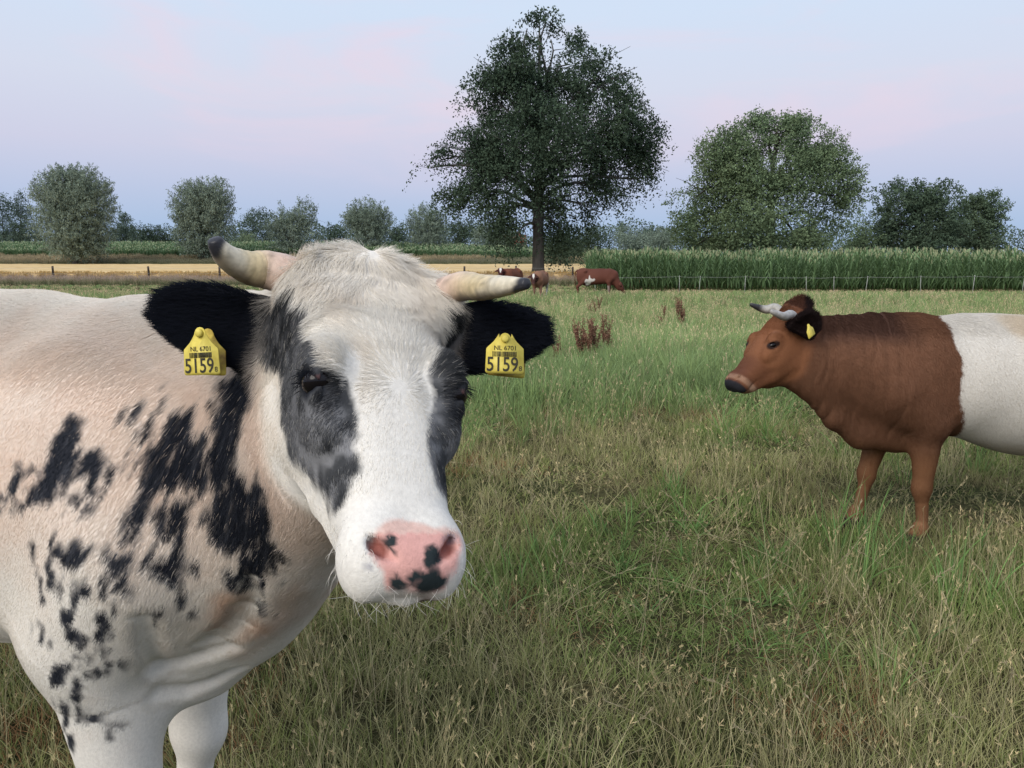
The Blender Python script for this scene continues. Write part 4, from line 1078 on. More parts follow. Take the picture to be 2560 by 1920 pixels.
def build_trees():
    # the great tree in the middle
    tree('beech_tree', 'tallest dark tree rising above the grazing cows', 60, 538, -.28, .46,
         [(545, 26, 16, 18, 0), (530, 30, 12, 16, 0), (545, 40, 22, 26, 0), (515, 58, 30, 32, -1), (572, 62, 28, 32, 1), (488, 66, 20, 22, 0), (600, 80, 30, 32, 0), (545, 90, 55, 40, 0), (500, 98, 40, 32, 2),
          (478, 88, 14, 14, 0), (628, 72, 9, 7, 0), (615, 118, 34, 34, -1), (560, 130, 60, 40, -2), (500, 140, 40, 34, 0), (470, 150, 34, 24, 0), (440, 157, 24, 13, 1), (425, 162, 14, 9, 0), (636, 130, 26, 32, 1),
          (650, 150, 17, 28, 0), (600, 160, 50, 30, 2), (540, 170, 50, 32, -2), (480, 180, 36, 26, -1), (460, 195, 22, 16, 0), (645, 178, 14, 16, 0), (600, 190, 26, 16, 0), (510, 205, 34, 22, -2), (560, 210, 34, 22, 2), (585, 205, 22, 22, 0),
          (515, 228, 22, 14, -2), (560, 232, 24, 16, 0), (505, 215, 14, 18, 0)],
         108000, .20, DG1, DG2, 1, fork=.18, gap=.44, gscale=.60, droop=.4, aspect=.55, barkm=BARKG, hang=.75, twigs=90, sp_n=20, sp_len=1.5, sp_w=.26, sp_dir=(0, 0, -.1))
    # the broad tree on the right and the pair beside it
    tree('oak_tree', 'broad round green tree behind the maize, right of the tallest tree', 76, 768, -.1, .5,
         [(770, 140, 40, 20, 0), (730, 155, 34, 26, 0), (810, 150, 34, 24, 0), (835, 180, 24, 28, 0), (770, 180, 60, 34, 0), (720, 195, 34, 28, 0), (690, 200, 18, 16, 0), (845, 200, 14, 16, 0), (700, 225, 28, 26, 0), (760, 225, 50, 26, -2),
          (820, 225, 20, 18, 1), (800, 240, 28, 16, 0), (700, 243, 22, 12, 0), (740, 246, 30, 12, 0), (765, 125, 24, 10, 0), (796, 126, 20, 10, 0)],
         92000, .24, OG1, OG2, 2, gap=.36, gscale=.50, droop=.2, sp_len=1.4, sp_w=.36)
    tree('oak_tree', 'dark rounded tree behind the maize at the far right, left one of the touching pair', 96, 915, 0, .42,
         [(905, 198, 32, 18, 0), (935, 200, 28, 18, 0), (885, 225, 24, 20, 0), (920, 222, 40, 22, 0), (945, 232, 22, 20, 0), (872, 243, 22, 10, 0), (920, 244, 40, 12, 0)], 38000, .27, (.056, .088, .058), (.118, .162, .104), 3, gap=.33, gscale=.42)
    tree('oak_tree', 'smaller lighter tree at the far right, right one of the touching pair', 99, 978, 0, .36,
         [(985, 208, 20, 16, 0), (965, 212, 18, 18, 0), (992, 228, 14, 20, 0), (972, 232, 26, 18, 0), (985, 246, 20, 8, 0)], 20000, .27, (.070, .108, .068), (.140, .188, .115), 4, gap=.35, gscale=.42)
    tree('birch_sapling', 'sparse feathery sapling left of the far right pair of trees', 94, 862, 0, .10, [(862, 226, 12, 16, 0), (855, 240, 12, 12, 0), (868, 240, 14, 12, 0)], 2200, .2, OG1, OG2, 5, gap=.40, gscale=.6, twigs=20)
    # pollard willows in a row, near to far
    W = [('round pollard willow, largest and leftmost of the willow row', 118, 74, [(74, 205, 37, 34, 0), (60, 195, 24, 24, 0), (90, 200, 22, 30, 0), (76, 186, 22, 18, 0), (72, 232, 36, 24, 0), (80, 245, 26, 14, 0)], 64000, 11),
         ('round pollard willow rising behind the black tip of the upturned horn', 128, 203, [(203, 212, 28, 28, 0), (192, 205, 20, 22, 0), (214, 202, 18, 22, 0), (203, 232, 28, 20, 0), (204, 246, 20, 10, 0)], 46000, 12),
         ('loose pale willow between the upturned horn and the tuft of the white cow', 136, 292, [(288, 222, 16, 16, 0), (304, 216, 12, 16, 0), (280, 232, 14, 14, 0), (300, 236, 20, 16, 0), (292, 248, 22, 10, 0)], 18000, 13),
         ('small round willow above the tuft of the white cow', 142, 368, [(368, 218, 21, 17, 0), (358, 224, 14, 16, 0), (380, 226, 12, 14, 0), (368, 240, 20, 14, 0)], 26000, 14),
         ('slender willow just right of the white cow\'s tuft', 146, 427, [(424, 226, 16, 19, 0), (436, 230, 12, 18, 0), (428, 244, 20, 14, 0)], 22000, 15),
         ('low spreading willow left of the tallest trunk', 150, 491, [(488, 236, 14, 14, 0), (498, 240, 14, 14, 0), (490, 248, 20, 12, 0)], 16000, 16)]
    for lab, D, px, lob, n, sd in W:
        tree('willow_tree', lab, D, px, float(gz((px - 512) / FPX * D, D)), .45, lob, n, .36, WG1, WG2, sd, 'willows along the far bank', fork=.1, gap=.22, gscale=.40, droop=-1.2, aspect=.28, sp_n=22, sp_len=1.7, sp_w=.30, sp_dir=(0, 0, .5), hang=.1, barkm=BARKG, trunk_top=float(gz(0., D)) + 5, twigs=20)
    # dark trees and hedges behind
    B = [('tall dark conifer-shaped tree at the left edge', 190, 6, [(4, 212, 12, 16, 0), (8, 235, 16, 16, 0)], 2600, HG1, HG2),
         ('tall pointed tree between the left edge and the largest willow', 188, 24, [(22, 206, 9, 14, 0), (24, 226, 14, 16, 0), (26, 243, 16, 12, 0)], 3000, HG1, HG2),
         ('dark tree just right of the largest willow', 195, 122, [(120, 225, 11, 13, 0), (126, 240, 16, 12, 0)], 2400, HG1, HG2),
         ('low dark hedge tree in the gap between the two large willows', 205, 148, [(146, 238, 18, 13, 0), (165, 238, 14, 12, 0)], 2600, HG1, DG2),
         ('dark oak right of the second willow', 190, 256, [(258, 222, 14, 12, 0), (246, 236, 16, 12, 0), (266, 240, 12, 12, 0)], 3200, HG1, HG2),
         ('pale bush at the foot of the dark oak, right of the upturned horn tip', 165, 246, [(246, 243, 11, 10, 0)], 1300, WG1, OG2),
         ('small dark round tree left of the white cow\'s tuft', 200, 333, [(333, 236, 14, 12, 0), (330, 244, 14, 8, 0)], 2000, HG1, DG2),
         ('dark tree between the two willows right of the tuft', 205, 397, [(397, 233, 9, 12, 0), (398, 244, 12, 10, 0)], 1800, HG1, DG2),
         ('open-crowned dark tree left of the tallest tree', 200, 460, [(456, 228, 12, 8, 0), (468, 232, 12, 10, 0), (460, 242, 16, 10, 0)], 2400, HG1, DG2),
         ('dark bush under the right side of the tallest tree', 110, 590, [(592, 243, 16, 16, 0), (580, 250, 12, 10, 0)], 2600, DG1, DG2),
         ('dark shrub close beside the tallest trunk', 100, 560, [(562, 246, 14, 14, 0), (556, 252, 12, 8, 0)], 2400, HG1, DG2),
         ('pale rounded willow just left of the broad tree', 150, 660, [(656, 243, 14, 12, 0), (668, 244, 12, 12, 0)], 2600, WG1, WG2),
         ('pale rounded willow right of the tallest tree', 145, 630, [(628, 242, 15, 13, 0), (640, 246, 12, 10, 0)], 2800, WG1, WG2),
         ('distant dark treetops above the pale willows, right of the tallest tree', 230, 635, [(622, 232, 10, 7, 0), (648, 236, 14, 8, 0), (664, 236, 12, 8, 0)], 2200, HG1, HG2),
         ('dark undergrowth at the foot of the broad tree', 84, 730, [(706, 246, 20, 9, 0), (748, 247, 24, 8, 0), (800, 247, 22, 8, 0)], 3600, HG1, DG2),
         ('low bush between the broad tree and the far right pair', 105, 855, [(850, 249, 14, 7, 0), (862, 247, 8, 7, 0)], 1300, OG1, OG2)]
    for i, (lab, D, px, lob, n, c1, c2) in enumerate(B):
        tree('background_tree', lab, D, px, float(gz((px - 512) / FPX * D, D)), .22, lob, int(n * 2.6), .0019 * D, c1, c2, 40 + i, 'trees and bushes along the skyline', fork=.1, gap=.30, gscale=.30, twigs=8, sp_len=1.9, sp_w=.55)
    # low continuous hedge along the horizon
    rs = np.random.RandomState(77); n = 52000
    px = rs.uniform(-260, 1300, n); D = rs.uniform(205, 230, n); hmax = 4.0 + 4.5 * fbm(np.stack([px, 0 * px, 0 * px], 1), .03, 3) * 2
    z = gz((px - 512) / FPX * D, D) + hmax * rs.rand(n) ** .8
    q = np.stack([(px - 512) / FPX * D, D, z], 1); nn = fbm(q, .2, 2)[:, None]
    col = (np.array(HG1) * (1 - nn) + np.array(HG2) * nn) * (.75 + .5 * rs.rand(n, 1))
    o = leaf_mesh('far_hedge', q, .62, .6, col, rs, LEAF); tag(o, 'continuous dark hedge along the horizon', 'hedge', kind='stuff')
build_trees()
def build_house():
    D = 232.0; x = (510 - 512) / FPX * D; z = float(gz(x, D)); r = empty('farmhouse', (x, D, z)); tag(r, 'tiny red-roofed farmhouse glimpsed between the willows left of the tallest trunk', 'house')
    brick = mat_noise('brickwork', (.20, .09, .06), (.30, .14, .09), 14, .9, .1); tile = mat_noise('roof_tile', (.30, .075, .045), (.42, .12, .07), 10, .85, .1); gl = mat_noise('window_glass', (.02, .025, .03), (.04, .045, .05), 3, .1, .5)
    m = MB(); m.box((0, 0, 1.6), (9, 7, 3.2)); m.build('wall', brick, r)
    m = MB(); e = .4
    vs = [(-4.5 - e, -3.5 - e, 3.0), (4.5 + e, -3.5 - e, 3.0), (4.5 + e, 3.5 + e, 3.0), (-4.5 - e, 3.5 + e, 3.0), (-4.5 - e, 0, 6.6), (4.5 + e, 0, 6.6)]
    m.add(vs, [(0, 1, 5, 4), (2, 3, 4, 5), (1, 2, 5), (3, 0, 4), (3, 2, 1, 0)]); rf = m.build('roof', tile, r)
    m = MB(); m.box((2.6, .6, 6.7), (.7, .7, 1.6)); m.build('chimney', brick, rf)
    for wx in (-2.6, 0.2, 2.8):
        m = MB(); m.box((wx, -3.53, 1.7), (1.1, .10, 1.3)); m.build('window', gl, r)
build_house()

# ------------------------------------------------------------------ ear tags
TAGM = mat_noise('tag_plastic', (.56, .44, .07), (.76, .64, .13), 70, .5, .35, detail=8)
TAGB = mat_noise('tag_plastic_back', (.22, .12, .03), (.66, .52, .08), 60, .45, .4)
INK = mat_noise('tag_ink', (.035, .033, .025), (.06, .055, .04), 90, .7, .1)
def tag_outline(w=.0575, h=.041, neck=.018, top=.069):
    a = w / 2; o = []
    def arc(cx, cy, r, a0, a1, n=5):
        for i in range(n + 1):
            t = math.radians(a0 + (a1 - a0) * i / n); o.append((cx + r * math.cos(t), cy + r * math.sin(t)))
    arc(a - .004, .004, .004, -90, 0); arc(a - .006, h - .006, .005, 0, 55)
    o += [(a * .60, h + .006), (neck * .72, h + .012), (neck * .52, h + .018), (neck * .46, top - .006)]
    arc(0, top - .008, .0082, 10, 170, 6)
    o += [(-neck * .46, top - .006), (-neck * .52, h + .018), (-neck * .72, h + .012), (-a * .60, h + .006)]
    arc(-a + .006, h - .006, .005, 125, 180); arc(-a + .004, .004, .004, 180, 270)
    return o
def plate(name, outline, th, mat, bow=0.0):
    n = len(outline); vs = [(x, -bow * (x / .03) ** 2 * 0 - th / 2 + bow * (y / .05) ** 2, y) for x, y in outline] + [(x, th / 2 + bow * (y / .05) ** 2, y) for x, y in outline]
    fs = [tuple(range(n)), tuple(range(2 * n - 1, n - 1, -1))] + [(i, i + n, (i + 1) % n + n, (i + 1) % n) for i in range(n)]
    return mesh_obj(name, vs, fs, mat)
def text_obj(name, s, size, x, y, parent, off=-.0013, sx=1.0, bold=.0):
    cu = bpy.data.curves.new(name, 'FONT'); cu.body = s; cu.size = size; cu.align_x = 'CENTER'; cu.extrude = .0002; cu.offset = bold
    cu.resolution_u = 4; cu.materials.append(INK)
    tmp = bpy.data.objects.new(name, cu); me = bpy.data.meshes.new_from_object(tmp); bpy.data.objects.remove(tmp); me.name = name
    if not me.materials: me.materials.append(INK)
    t = bpy.data.objects.new(name, me); COL.objects.link(t); t.parent = parent
    t.location = (x, off, y); t.rotation_euler = (math.radians(90), 0, 0); t.scale = (sx, 1, 1); return t

# ------------------------------------------------------------------ the brown belted heifer in profile
def wrinkle_op(C, amp, x0, x1):
    def fn(p):
        b = C.to_body(p); m = sm01(x0 - .1, x0 + .08, b[:, 0]) * sm01(x1 + .1, x1 - .08, b[:, 0]) * sm01(.62, .8, b[:, 2])
        q = np.stack([b[:, 0] * 34 + 2.5 * vnoise(b * 6, 1.0), b[:, 1] * 2.0, b[:, 2] * 3.0], 1)
        return amp * m * (vnoise(q, 1.0) - .5)
    return fn
HO = np.array([2.10, 4.06, 0.0])
hp_ = P(785, 308.5, 4.07); hm_ = P(729, 376, 4.02)
C2 = CowFrame(HO, math.pi, .852, hp_, hp_ - hm_, np.array([-.8, -.16, .62]), 1.0)
B2, H2 = C2.B, C2.H
ears2 = [(P(800, 331, 3.93), P(814, 314, 3.87), nrm([.1, -1, .1]), .062, .008), (P(791, 312, 4.14), P(809, 301, 4.20), nrm([-.4, -1, .2]), .040, .008)]
p2 = dict(
    neck=[([B2(.02, 0, 1.10), B2(.22, 0, 1.13), H2(0, -.20, -.12)], [.235, .20, .115], .10),
          ([B2(-.02, 0, 1.35), B2(.26, 0, 1.37), H2(0, -.12, -.03)], [.06, .06, .06], .08),
          ([B2(.18, 0, .93), H2(0, -.25, -.20)], [.17, .07], .10),
          ([B2(.06, 0, .69), B2(.26, 0, .70), B2(.43, 0, .80), .5 * B2(.43, 0, .86) + .5 * H2(0, -.24, -.24), H2(0, -.215, -.25)], [.10, .085, .065, .045, .04], .10)],
    ears=ears2, head_k=.03, stride={('F', 1): (-.085, 0), ('F', -1): (.17, .0), ('H', 1): (.10, 0), ('H', -1): (-.12, 0)}, udder=False, leg=.84,
    extra=[lambda F: F.ell(B2(-.80, 0, .84), np.array([.46, .29, .28]) * .852, .10, C2.baxes), lambda F: F.ell(H2(0, -.17, -.27), (.055, .085, .12), .05, C2.haxes), lambda F: F.func(wrinkle_op(C2, .007, .08, .62), B2(.35, 0, 1.05), .55, mode='d')])
F2 = cow_field(C2, p2)
V2, Q2, N2 = polygonise(F2, (1.0, 3.55, -.05), (4.1, 4.7, 1.45), .0075)
root2 = cow_root('belted_heifer', C2, 'brown horned heifer with a broad white belt, standing side-on in the dry grass')
_EF2 = Field(); [ear_op(_EF2, *e) for e in ears2]
_HF2 = Field(); head_ops(_HF2, C2, p2)
_el = np.array([.93, 0, .37]); _el = nrm(_el - C2.u * (_el @ C2.u)); EYE_AX = np.array([C2.u, _el, np.cross(C2.u, _el)])
def coat2(p, rnd):
    p = np.asarray(p, float); b = C2.to_body(p); h = C2.to_head(p); x, y, z = b.T; u, v, w = h.T
    n1 = vnoise(p, 9.0); n2 = vnoise(p, 40.0); n3 = fbm(p, 3.5, 2)
    head = sm01(.06, .02, _HF2(p)); ear = sm01(.012, .002, _EF2(p)) * sm01(.01, .03, _HF2(p))
    bro = np.array([.138, .067, .039]) * (.75 + .5 * n3[:, None]); bro = bro * (1 + .18 * (vnoise(np.stack([x * 46, y * 8, z * 5], 1), 1.0)[:, None] - .5) + .22 * (n2[:, None] - .5))
    legc = sm01(.72, .50, z)[:, None]; bro = bro * (1 - legc) + np.array([.190, .092, .046]) * (.85 + .3 * n1[:, None]) * legc
    pas = (sm01(.34, .18, z) * .15)[:, None]; bro = bro * (1 - pas) + np.array([.36, .22, .13]) * pas
    crest = (sm01(1.24, 1.36, z) * sm01(.0, .2, x) * .75)[:, None]; bro = bro * (1 - crest) + np.array([.030, .016, .014]) * crest
    arm = (sm01(.66, .60, np.abs(z - .0)) * 0)[:, None]
    hd = np.array([.200, .084, .040]) * (.82 + .36 * n1[:, None]) * np.ones((len(p), 1))
    dk = (sm01(-.30, -.42, w) * sm01(-.06, -.02, v) * .35 + .55 * sm01(-.10, -.02, w) + .35 * sm01(-.17, -.12, v) * sm01(-.3, -.34, w))[:, None]; hd = hd * (1 - np.clip(dk, 0, 1)) + np.array([.075, .028, .018]) * np.clip(dk, 0, 1)
    ring = (sm01(.022, .008, np.abs(w + .456 + .10 * (v + .05))) * .5 + sm01(-.42, -.45, w) * sm01(-.09, -.11, v) * .4)[:, None]; ring = np.clip(ring, 0, 1); hd = hd * (1 - ring) + np.array([.40, .25, .165]) * ring
    nose = (sm01(-.478, -.490, w + .04 * (v + .05)) * (v > -.095))[:, None]; hd = hd * (1 - nose) + np.array([.020, .020, .024]) * nose
    q = h - np.array([0, 0, 0]); 
    for sg in (-1, 1):
        e = np.sqrt(((((p - H2(sg * .108, -.026, -.228)) @ EYE_AX.T) * np.array([1, .85, 1.55])) ** 2).sum(1)); m = (sm01(.034, .026, e) * .95)[:, None]; hd = hd * (1 - m) + np.array([.016, .010, .010]) * m
    # the white belt
    edge = -.135 - .13 * sm01(1.3, .65, z) + .07 * (vnoise(np.stack([z * 5, y * 3, 0 * z], 1), 1.0) - .5) + .03 * (n2 - .5) + .03 * (n1 - .5)
    rear = -1.12 - .05 * (n1 - .5)
    belt = (sm01(.006, -.006, x - edge + .02 * (rnd - .5)) * sm01(-.012, .012, x - rear))[:, None]
    bw = np.array([.62, .59, .535]) * (.86 + .28 * n3[:, None]); st = (sm01(.52, .66, n3) * sm01(-.25, -.6, x) * .55)[:, None]; bw = bw * (1 - st) + np.array([.52, .40, .25]) * st
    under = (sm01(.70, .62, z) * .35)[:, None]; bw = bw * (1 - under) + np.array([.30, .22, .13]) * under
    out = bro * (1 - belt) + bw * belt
    out = out * (1 - head[:, None]) + hd * head[:, None]
    far_ = sm01(4.08, 4.14, p[:, 1])[:, None] * sm01(805, 800, 512 + p[:, 0] / np.maximum(p[:, 1], 1) * FPX)[:, None]; ec = (np.array([.022, .014, .014]) * (1 - far_) + np.array([.10, .045, .03]) * far_) * (.7 + .6 * rnd[:, None])
    out = out * (1 - ear[:, None]) + ec * ear[:, None]
    hoof = sm01(.105, .080, z)[:, None]; return out * (1 - hoof) + np.array([.03, .027, .025]) * hoof
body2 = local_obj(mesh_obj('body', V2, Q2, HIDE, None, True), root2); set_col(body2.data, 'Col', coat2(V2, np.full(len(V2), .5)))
def dens2(c, n):
    ear = sm01(.012, .002, _EF2(c)) * sm01(.01, .03, _HF2(c)); toward = sm01(-.3, .1, ((_C - c) * n).sum(1) / np.linalg.norm(_C - c, axis=1)); h = C2.to_head(c)
    bare = sm01(-.445, -.46, h[:, 2]) * (np.abs(h[:, 0]) < .12) * (np.abs(h[:, 1]) < .2)
    for sg in (-1, 1): bare = np.maximum(bare, sm01(.034, .028, np.sqrt(((h - np.array([sg * .108, -.024, -.228])) ** 2).sum(1))))
    return (6000 + 70000 * toward) * (1 - bare) * (1 - ear) + 90000 * ear
hp, hn = sample_surface(V2, Q2, N2, dens2, _rng2 := np.random.RandomState(8))
rnd = _rng2.rand(len(hp)); b = C2.to_body(hp); headm = sm01(.05, .02, _HF2(hp)); earm = sm01(.012, .002, _EF2(hp)) * sm01(.01, .03, _HF2(hp))
fl = (-.5 * C2.f - .8 * C2.z) * np.ones((len(hp), 1)); fl = fl * (1 - headm[:, None]) + (-C2.v * .5 - C2.w * .6) * headm[:, None]
fe = nrm(ears2[0][1] - ears2[0][0]); fl = fl * (1 - earm[:, None]) + fe * earm[:, None]
Ln = (.013 - .005 * headm + .003 * earm + .007 * sm01(1.30, 1.38, b[:, 2])) * (.7 + .6 * _rng2.rand(len(hp)))
pts = grow(hp, hn, fl, Ln, .12 + .1 * _rng2.rand(len(hp)) + .4 * earm, _rng2, k=4, jitter=.2)
local_obj(curves_obj('fur', pts, np.array([.00050, .00048, .0004, .00015]), coat2(hp, rnd) * (.92 + .16 * rnd[:, None]), FUR), root2)
for sg in (-1, 1): local_obj(ball('eye', H2(sg * .0965, -.026, -.2275), (.0215, .0255, .0135), EYE, EYE_AX, 12), root2)
def horn_cols2(t, under, p):
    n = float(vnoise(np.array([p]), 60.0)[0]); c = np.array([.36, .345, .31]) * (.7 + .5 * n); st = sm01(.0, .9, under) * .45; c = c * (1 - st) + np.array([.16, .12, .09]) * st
    dk = sm01(.60, .72, t + .06 * (n - .5)); return c * (1 - dk) + np.array([.03, .028, .03]) * dk
def horn_cols3(t, under, p):
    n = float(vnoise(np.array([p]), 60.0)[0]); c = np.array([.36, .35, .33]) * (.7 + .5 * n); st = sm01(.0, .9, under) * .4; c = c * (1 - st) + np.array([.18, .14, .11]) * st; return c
local_obj(horn_mesh('horn', [H2(.05, -.07, -.03), P(791, 315, 3.97), P(784, 316.5, 3.90), P(776, 313.5, 3.86), P(770, 310.5, 3.85)], [.028, .026, .022, .016, .009], horn_cols3, HORN, 20, 14), root2)
local_obj(horn_mesh('horn', [H2(-.05, -.06, -.02), P(776, 308.5, 4.16), P(766, 309.5, 4.18), P(757, 307, 4.17), P(749.5, 304, 4.16)], [.030, .027, .023, .016, .007], horn_cols2, HORN, 20, 14), root2)
def small_tag(pos, rot, sc):
    t = plate('ear_tag', tag_outline(), .003, TAGM); t.parent = root2; t.matrix_parent_inverse = Matrix.Translation(-Vector(root2.location))
    t.matrix_basis = Matrix.Translation(Vector(pos)) @ rot.to_matrix().to_4x4() @ Matrix.Scale(sc, 4)
from mathutils import Euler
small_tag(P(812, 336.5, 3.835), Euler((math.radians(-8), math.radians(-24), math.radians(38))), 1.0)
m = MB(); c_ = P(799.5, 312.6, 4.075); m.tube([c_, c_ + np.array([-.004, -.014, 0])], [.014, .013], 12); local_obj(m.build('tag_button', TAGM, None, True), root2)

# ------------------------------------------------------------------ the cow staring into the camera
HEADING = math.radians(-18)
poll = P(375, 260, 1.13); muz = P(424, 562, .875)
_w = poll - muz
_yaw = math.radians(38); _nh = np.array([math.sin(_yaw), -math.cos(_yaw), 0])
C1 = CowFrame((-.725, 1.57, 0), HEADING, 1.0, poll, _w, _nh + np.array([0, 0, .9]), .95)
def folds1(F):
    b = C1.B
    for pts, r in (([(.215, -.168, .801), (.26, -.164, .819), (.31, -.179, .864), (.36, -.216, .934), (.391, -.249, .991)], .012),
                   ([(.112, -.185, .747), (.148, -.163, .755), (.196, -.150, .77), (.249, -.143, .791)], .010),
                   ([(.093, -.160, .682), (.118, -.113, .664), (.153, -.083, .669), (.201, -.069, .695)], .010),
                   ([(.335, -.210, .911), (.301, -.196, .875), (.259, -.185, .842), (.231, -.174, .816)], .010),
                   ([(.117, -.190, .758), (.166, -.246, .839), (.195, -.284, .906)], .012)):
        F.chain([b(*q) for q in pts], np.full(len(pts), r * .5), .034, mode='s')
def dew_op(p):
    b = C1.to_body(p); m = sm01(.05, .16, b[:, 0]) * sm01(.98, .82, b[:, 2]) * sm01(.60, .66, b[:, 2]) * sm01(.58, .46, b[:, 0])
    a = b[:, 2] * .85 - b[:, 0] * .55
    q = np.stack([a * 30 + 1.6 * vnoise(b * 5, 1.0), b[:, 0] * 5, b[:, 1] * 4], 1)
    return .009 * m * (vnoise(q, 1.0) - .5)
ears1 = [(P(275, 341, 1.19), P(160, 306, 1.16), nrm([.1, -1, .1]), .045, .008),
         (P(438, 343, 1.22), P(541, 331, 1.16), nrm([-.35, -1, .15]), .041, .008)]
p1 = dict(
    neck=[([C1.B(.02, 0, 1.10), C1.B(.20, .0, 1.12), C1.H(0, -.22, -.11)], [.27, .235, .12], .10),
          ([C1.B(.0, 0, 1.325), C1.B(.25, -.01, 1.365), C1.H(0, -.10, -.03)], [.07, .07, .07], .10),
          ([C1.B(.20, 0, .95), C1.H(0, -.25, -.19)], [.18, .075], .10),
          ([C1.B(.05, 0, .705), C1.B(.17, 0, .80), .5 * C1.B(.20, 0, .88) + .5 * C1.H(0, -.24, -.27), C1.H(0, -.215, -.25)], [.12, .09, .06, .05], .11)],
    ears=ears1, head_k=.035, stride={('F', 1): (-.15, -.02)}, extra=[folds1, lambda F: F.ell(C1.H(.112, -.050, -.035), (.036, .036, .052), .03, C1.haxes), lambda F: F.func(dew_op, C1.B(.25, -.1, .8), .4, mode='d')])
F1 = cow_field(C1, p1)
V1, Q1, N1 = polygonise(F1, (-3.0, .5, -.05), (.25, 2.9, 1.75), .006)
root1 = cow_root('horned_cow', C1, 'white cow with black eye patches and black ears staring into the camera')

_EF = Field(); [ear_op(_EF, *e) for e in ears1]
_HF = Field(); head_ops(_HF, C1, p1)
WHITE = np.array([.80, .765, .695]); CREAM = np.array([.74, .645, .53]); PEACH = np.array([.74, .565, .45]); BLACK = np.array([.016, .018, .024])
TAN = np.array([.36, .21, .12]); PINKN = np.array([.74, .40, .345]); GREYH = np.array([.20, .20, .205])
def regions1(p):
    ear = sm01(.012, .002, _EF(p)) * sm01(.012, .03, _HF(p))
    head = sm01(.05, .02, _HF(p)) * (1 - ear)
    return head, ear
def coat1(p, rnd):
    """coat colour at points of the hide; rnd is one random number for each hair"""
    p = np.asarray(p, float); head, ear = regions1(p)
    hc = C1.to_head(p); bc = C1.to_body(p)
    n1 = vnoise(p, 22.0); n2 = vnoise(p, 70.0); n3 = vnoise(p, 7.0); n4 = fbm(p, 4.0, 2)
    # ---- body
    along = -.42 * bc[:, 0] - .9 * bc[:, 2]; across = .9 * bc[:, 0] - .42 * bc[:, 2]
    q3 = np.stack([across * 105, along * 24, bc[:, 1] * 5], 1); st = vnoise(q3, 1.0); st2 = vnoise(q3 * 2.1 + 5, 1.0)
    streak = .65 * st + .35 * st2
    pe = sm01(.90, 1.16, bc[:, 2]) * sm01(1.45, 1.28, bc[:, 2] + .10 * (n3 - .5)) * (.55 + .5 * n3) * sm01(-1.5, -.2, bc[:, 0])
    pe = np.clip(pe * .85 + .25 * (n1 - .5) - .10 * (streak - .5), 0, 1)
    cream = np.clip(.35 + .8 * (n3 - .5), 0, 1) * sm01(.55, .9, bc[:, 2])
    col = WHITE * (1 - .5 * cream[:, None]) + (CREAM * .5) * cream[:, None]
    col = col * (1 - pe[:, None]) + PEACH * pe[:, None]
    xz = np.stack([bc[:, 0], bc[:, 2]], 1)
    wig = (streak - .5) * .024 + (n2 - .5) * .014 + (vnoise(p, 130.0) - .5) * .008 - .001
    dk = np.zeros(len(p), np.float32)
    for wt, poly in FLANK_DARK:
        m = poly_mask(xz, poly, .008, wig)
        if wt < .95: m = m * sm01(wt + .18, wt - .12, .25 + .9 * (streak - .2))
        dk = np.maximum(dk, m)
    # loose specks of black round the patches
    allp = [q for wt, q in FLANK_DARK]; sp = np.zeros(len(p), np.float32)
    for q in allp: sp = np.maximum(sp, poly_mask(xz, q, .012, -.020))
    blob = vnoise(np.stack([across * 60, along * 26, bc[:, 1] * 5], 1) + 40, 1.0)
    dk = np.maximum(dk, sp * sm01(.70, .76, blob + .10 * (streak - .5)))
    holes = sm01(.66, .80, streak) * .5                     # white hairs showing in the black
    dk = dk * (1 - holes); gry = sm01(.52, .66, vnoise(np.stack([across * 170, along * 16, bc[:, 1] * 5], 1) + 9, 1.0))[:, None]
    for wt, poly in FLANK_STAIN:
        m = poly_mask(xz, poly, .022, (n1 - .5) * .03) * wt * .75
        col = col * (1 - m[:, None]) + TAN * 1.5 * m[:, None]
    dk = dk * (rnd < .985)
    blk = BLACK * (1.1 + 1.8 * rnd[:, None] ** 3) + gry * np.array([.028, .028, .030])
    body = col * (1 - dk[:, None]) + blk * dk[:, None]
    # ---- face
    u, v, w = hc.T
    um = np.where((u > .05) & (v < -.055), -u, u)
    sw = np.stack([.92 * um + .39 * v, w], 1)
    wf = (n2 - .5) * .010 + (n1 - .5) * .010
    fc = WHITE * (1 + .14 * sm01(-.16, -.04, w)[:, None]) * np.ones((len(p), 1))
    pc = sm01(-.13, -.02, w) * (.05 + .40 * n1)
    fc = fc * (1 - pc[:, None]) + CREAM * 1.04 * pc[:, None]
    warm = sm01(.5, .8, n1) * sm01(-.35, -.2, w) * .35; fc = fc * (1 - warm[:, None]) + CREAM * warm[:, None]
    ch = sm01(.0, -.06, um + .09) * sm01(-.05, -.12, v) * .5; fc = fc * (1 - ch[:, None]) + CREAM * 1.03 * ch[:, None]
    d = poly_mask(sw, FACE_DARK[0], .005, wf)
    rb = FACE_DARK[1][:16]; rw = np.array([q[1] for q in rb])[::-1]; rs = np.array([q[0] for q in rb])[::-1]
    dr = sm01(-.004, .005, sw[:, 0] - np.interp(w, rw, rs) + wf) * sm01(-.395, -.375, w) * sm01(-.03, -.05, w) * (um > 0)
    d = np.maximum(d, dr)
    d = np.maximum(d, sm01(.0, -.03, w + .0 - .02) * sm01(.125, .14, np.abs(u) - .03 * (u > 0)) * (v < -.0) * sm01(-.14, -.10, w))
    roan = sm01(.36, .60, .55 * vnoise(np.stack([u * 30, v * 30, w * 14], 1), 1.0) + .45 * n2)
    roan = roan * (.45 + .55 * sm01(-.22, -.34, w))
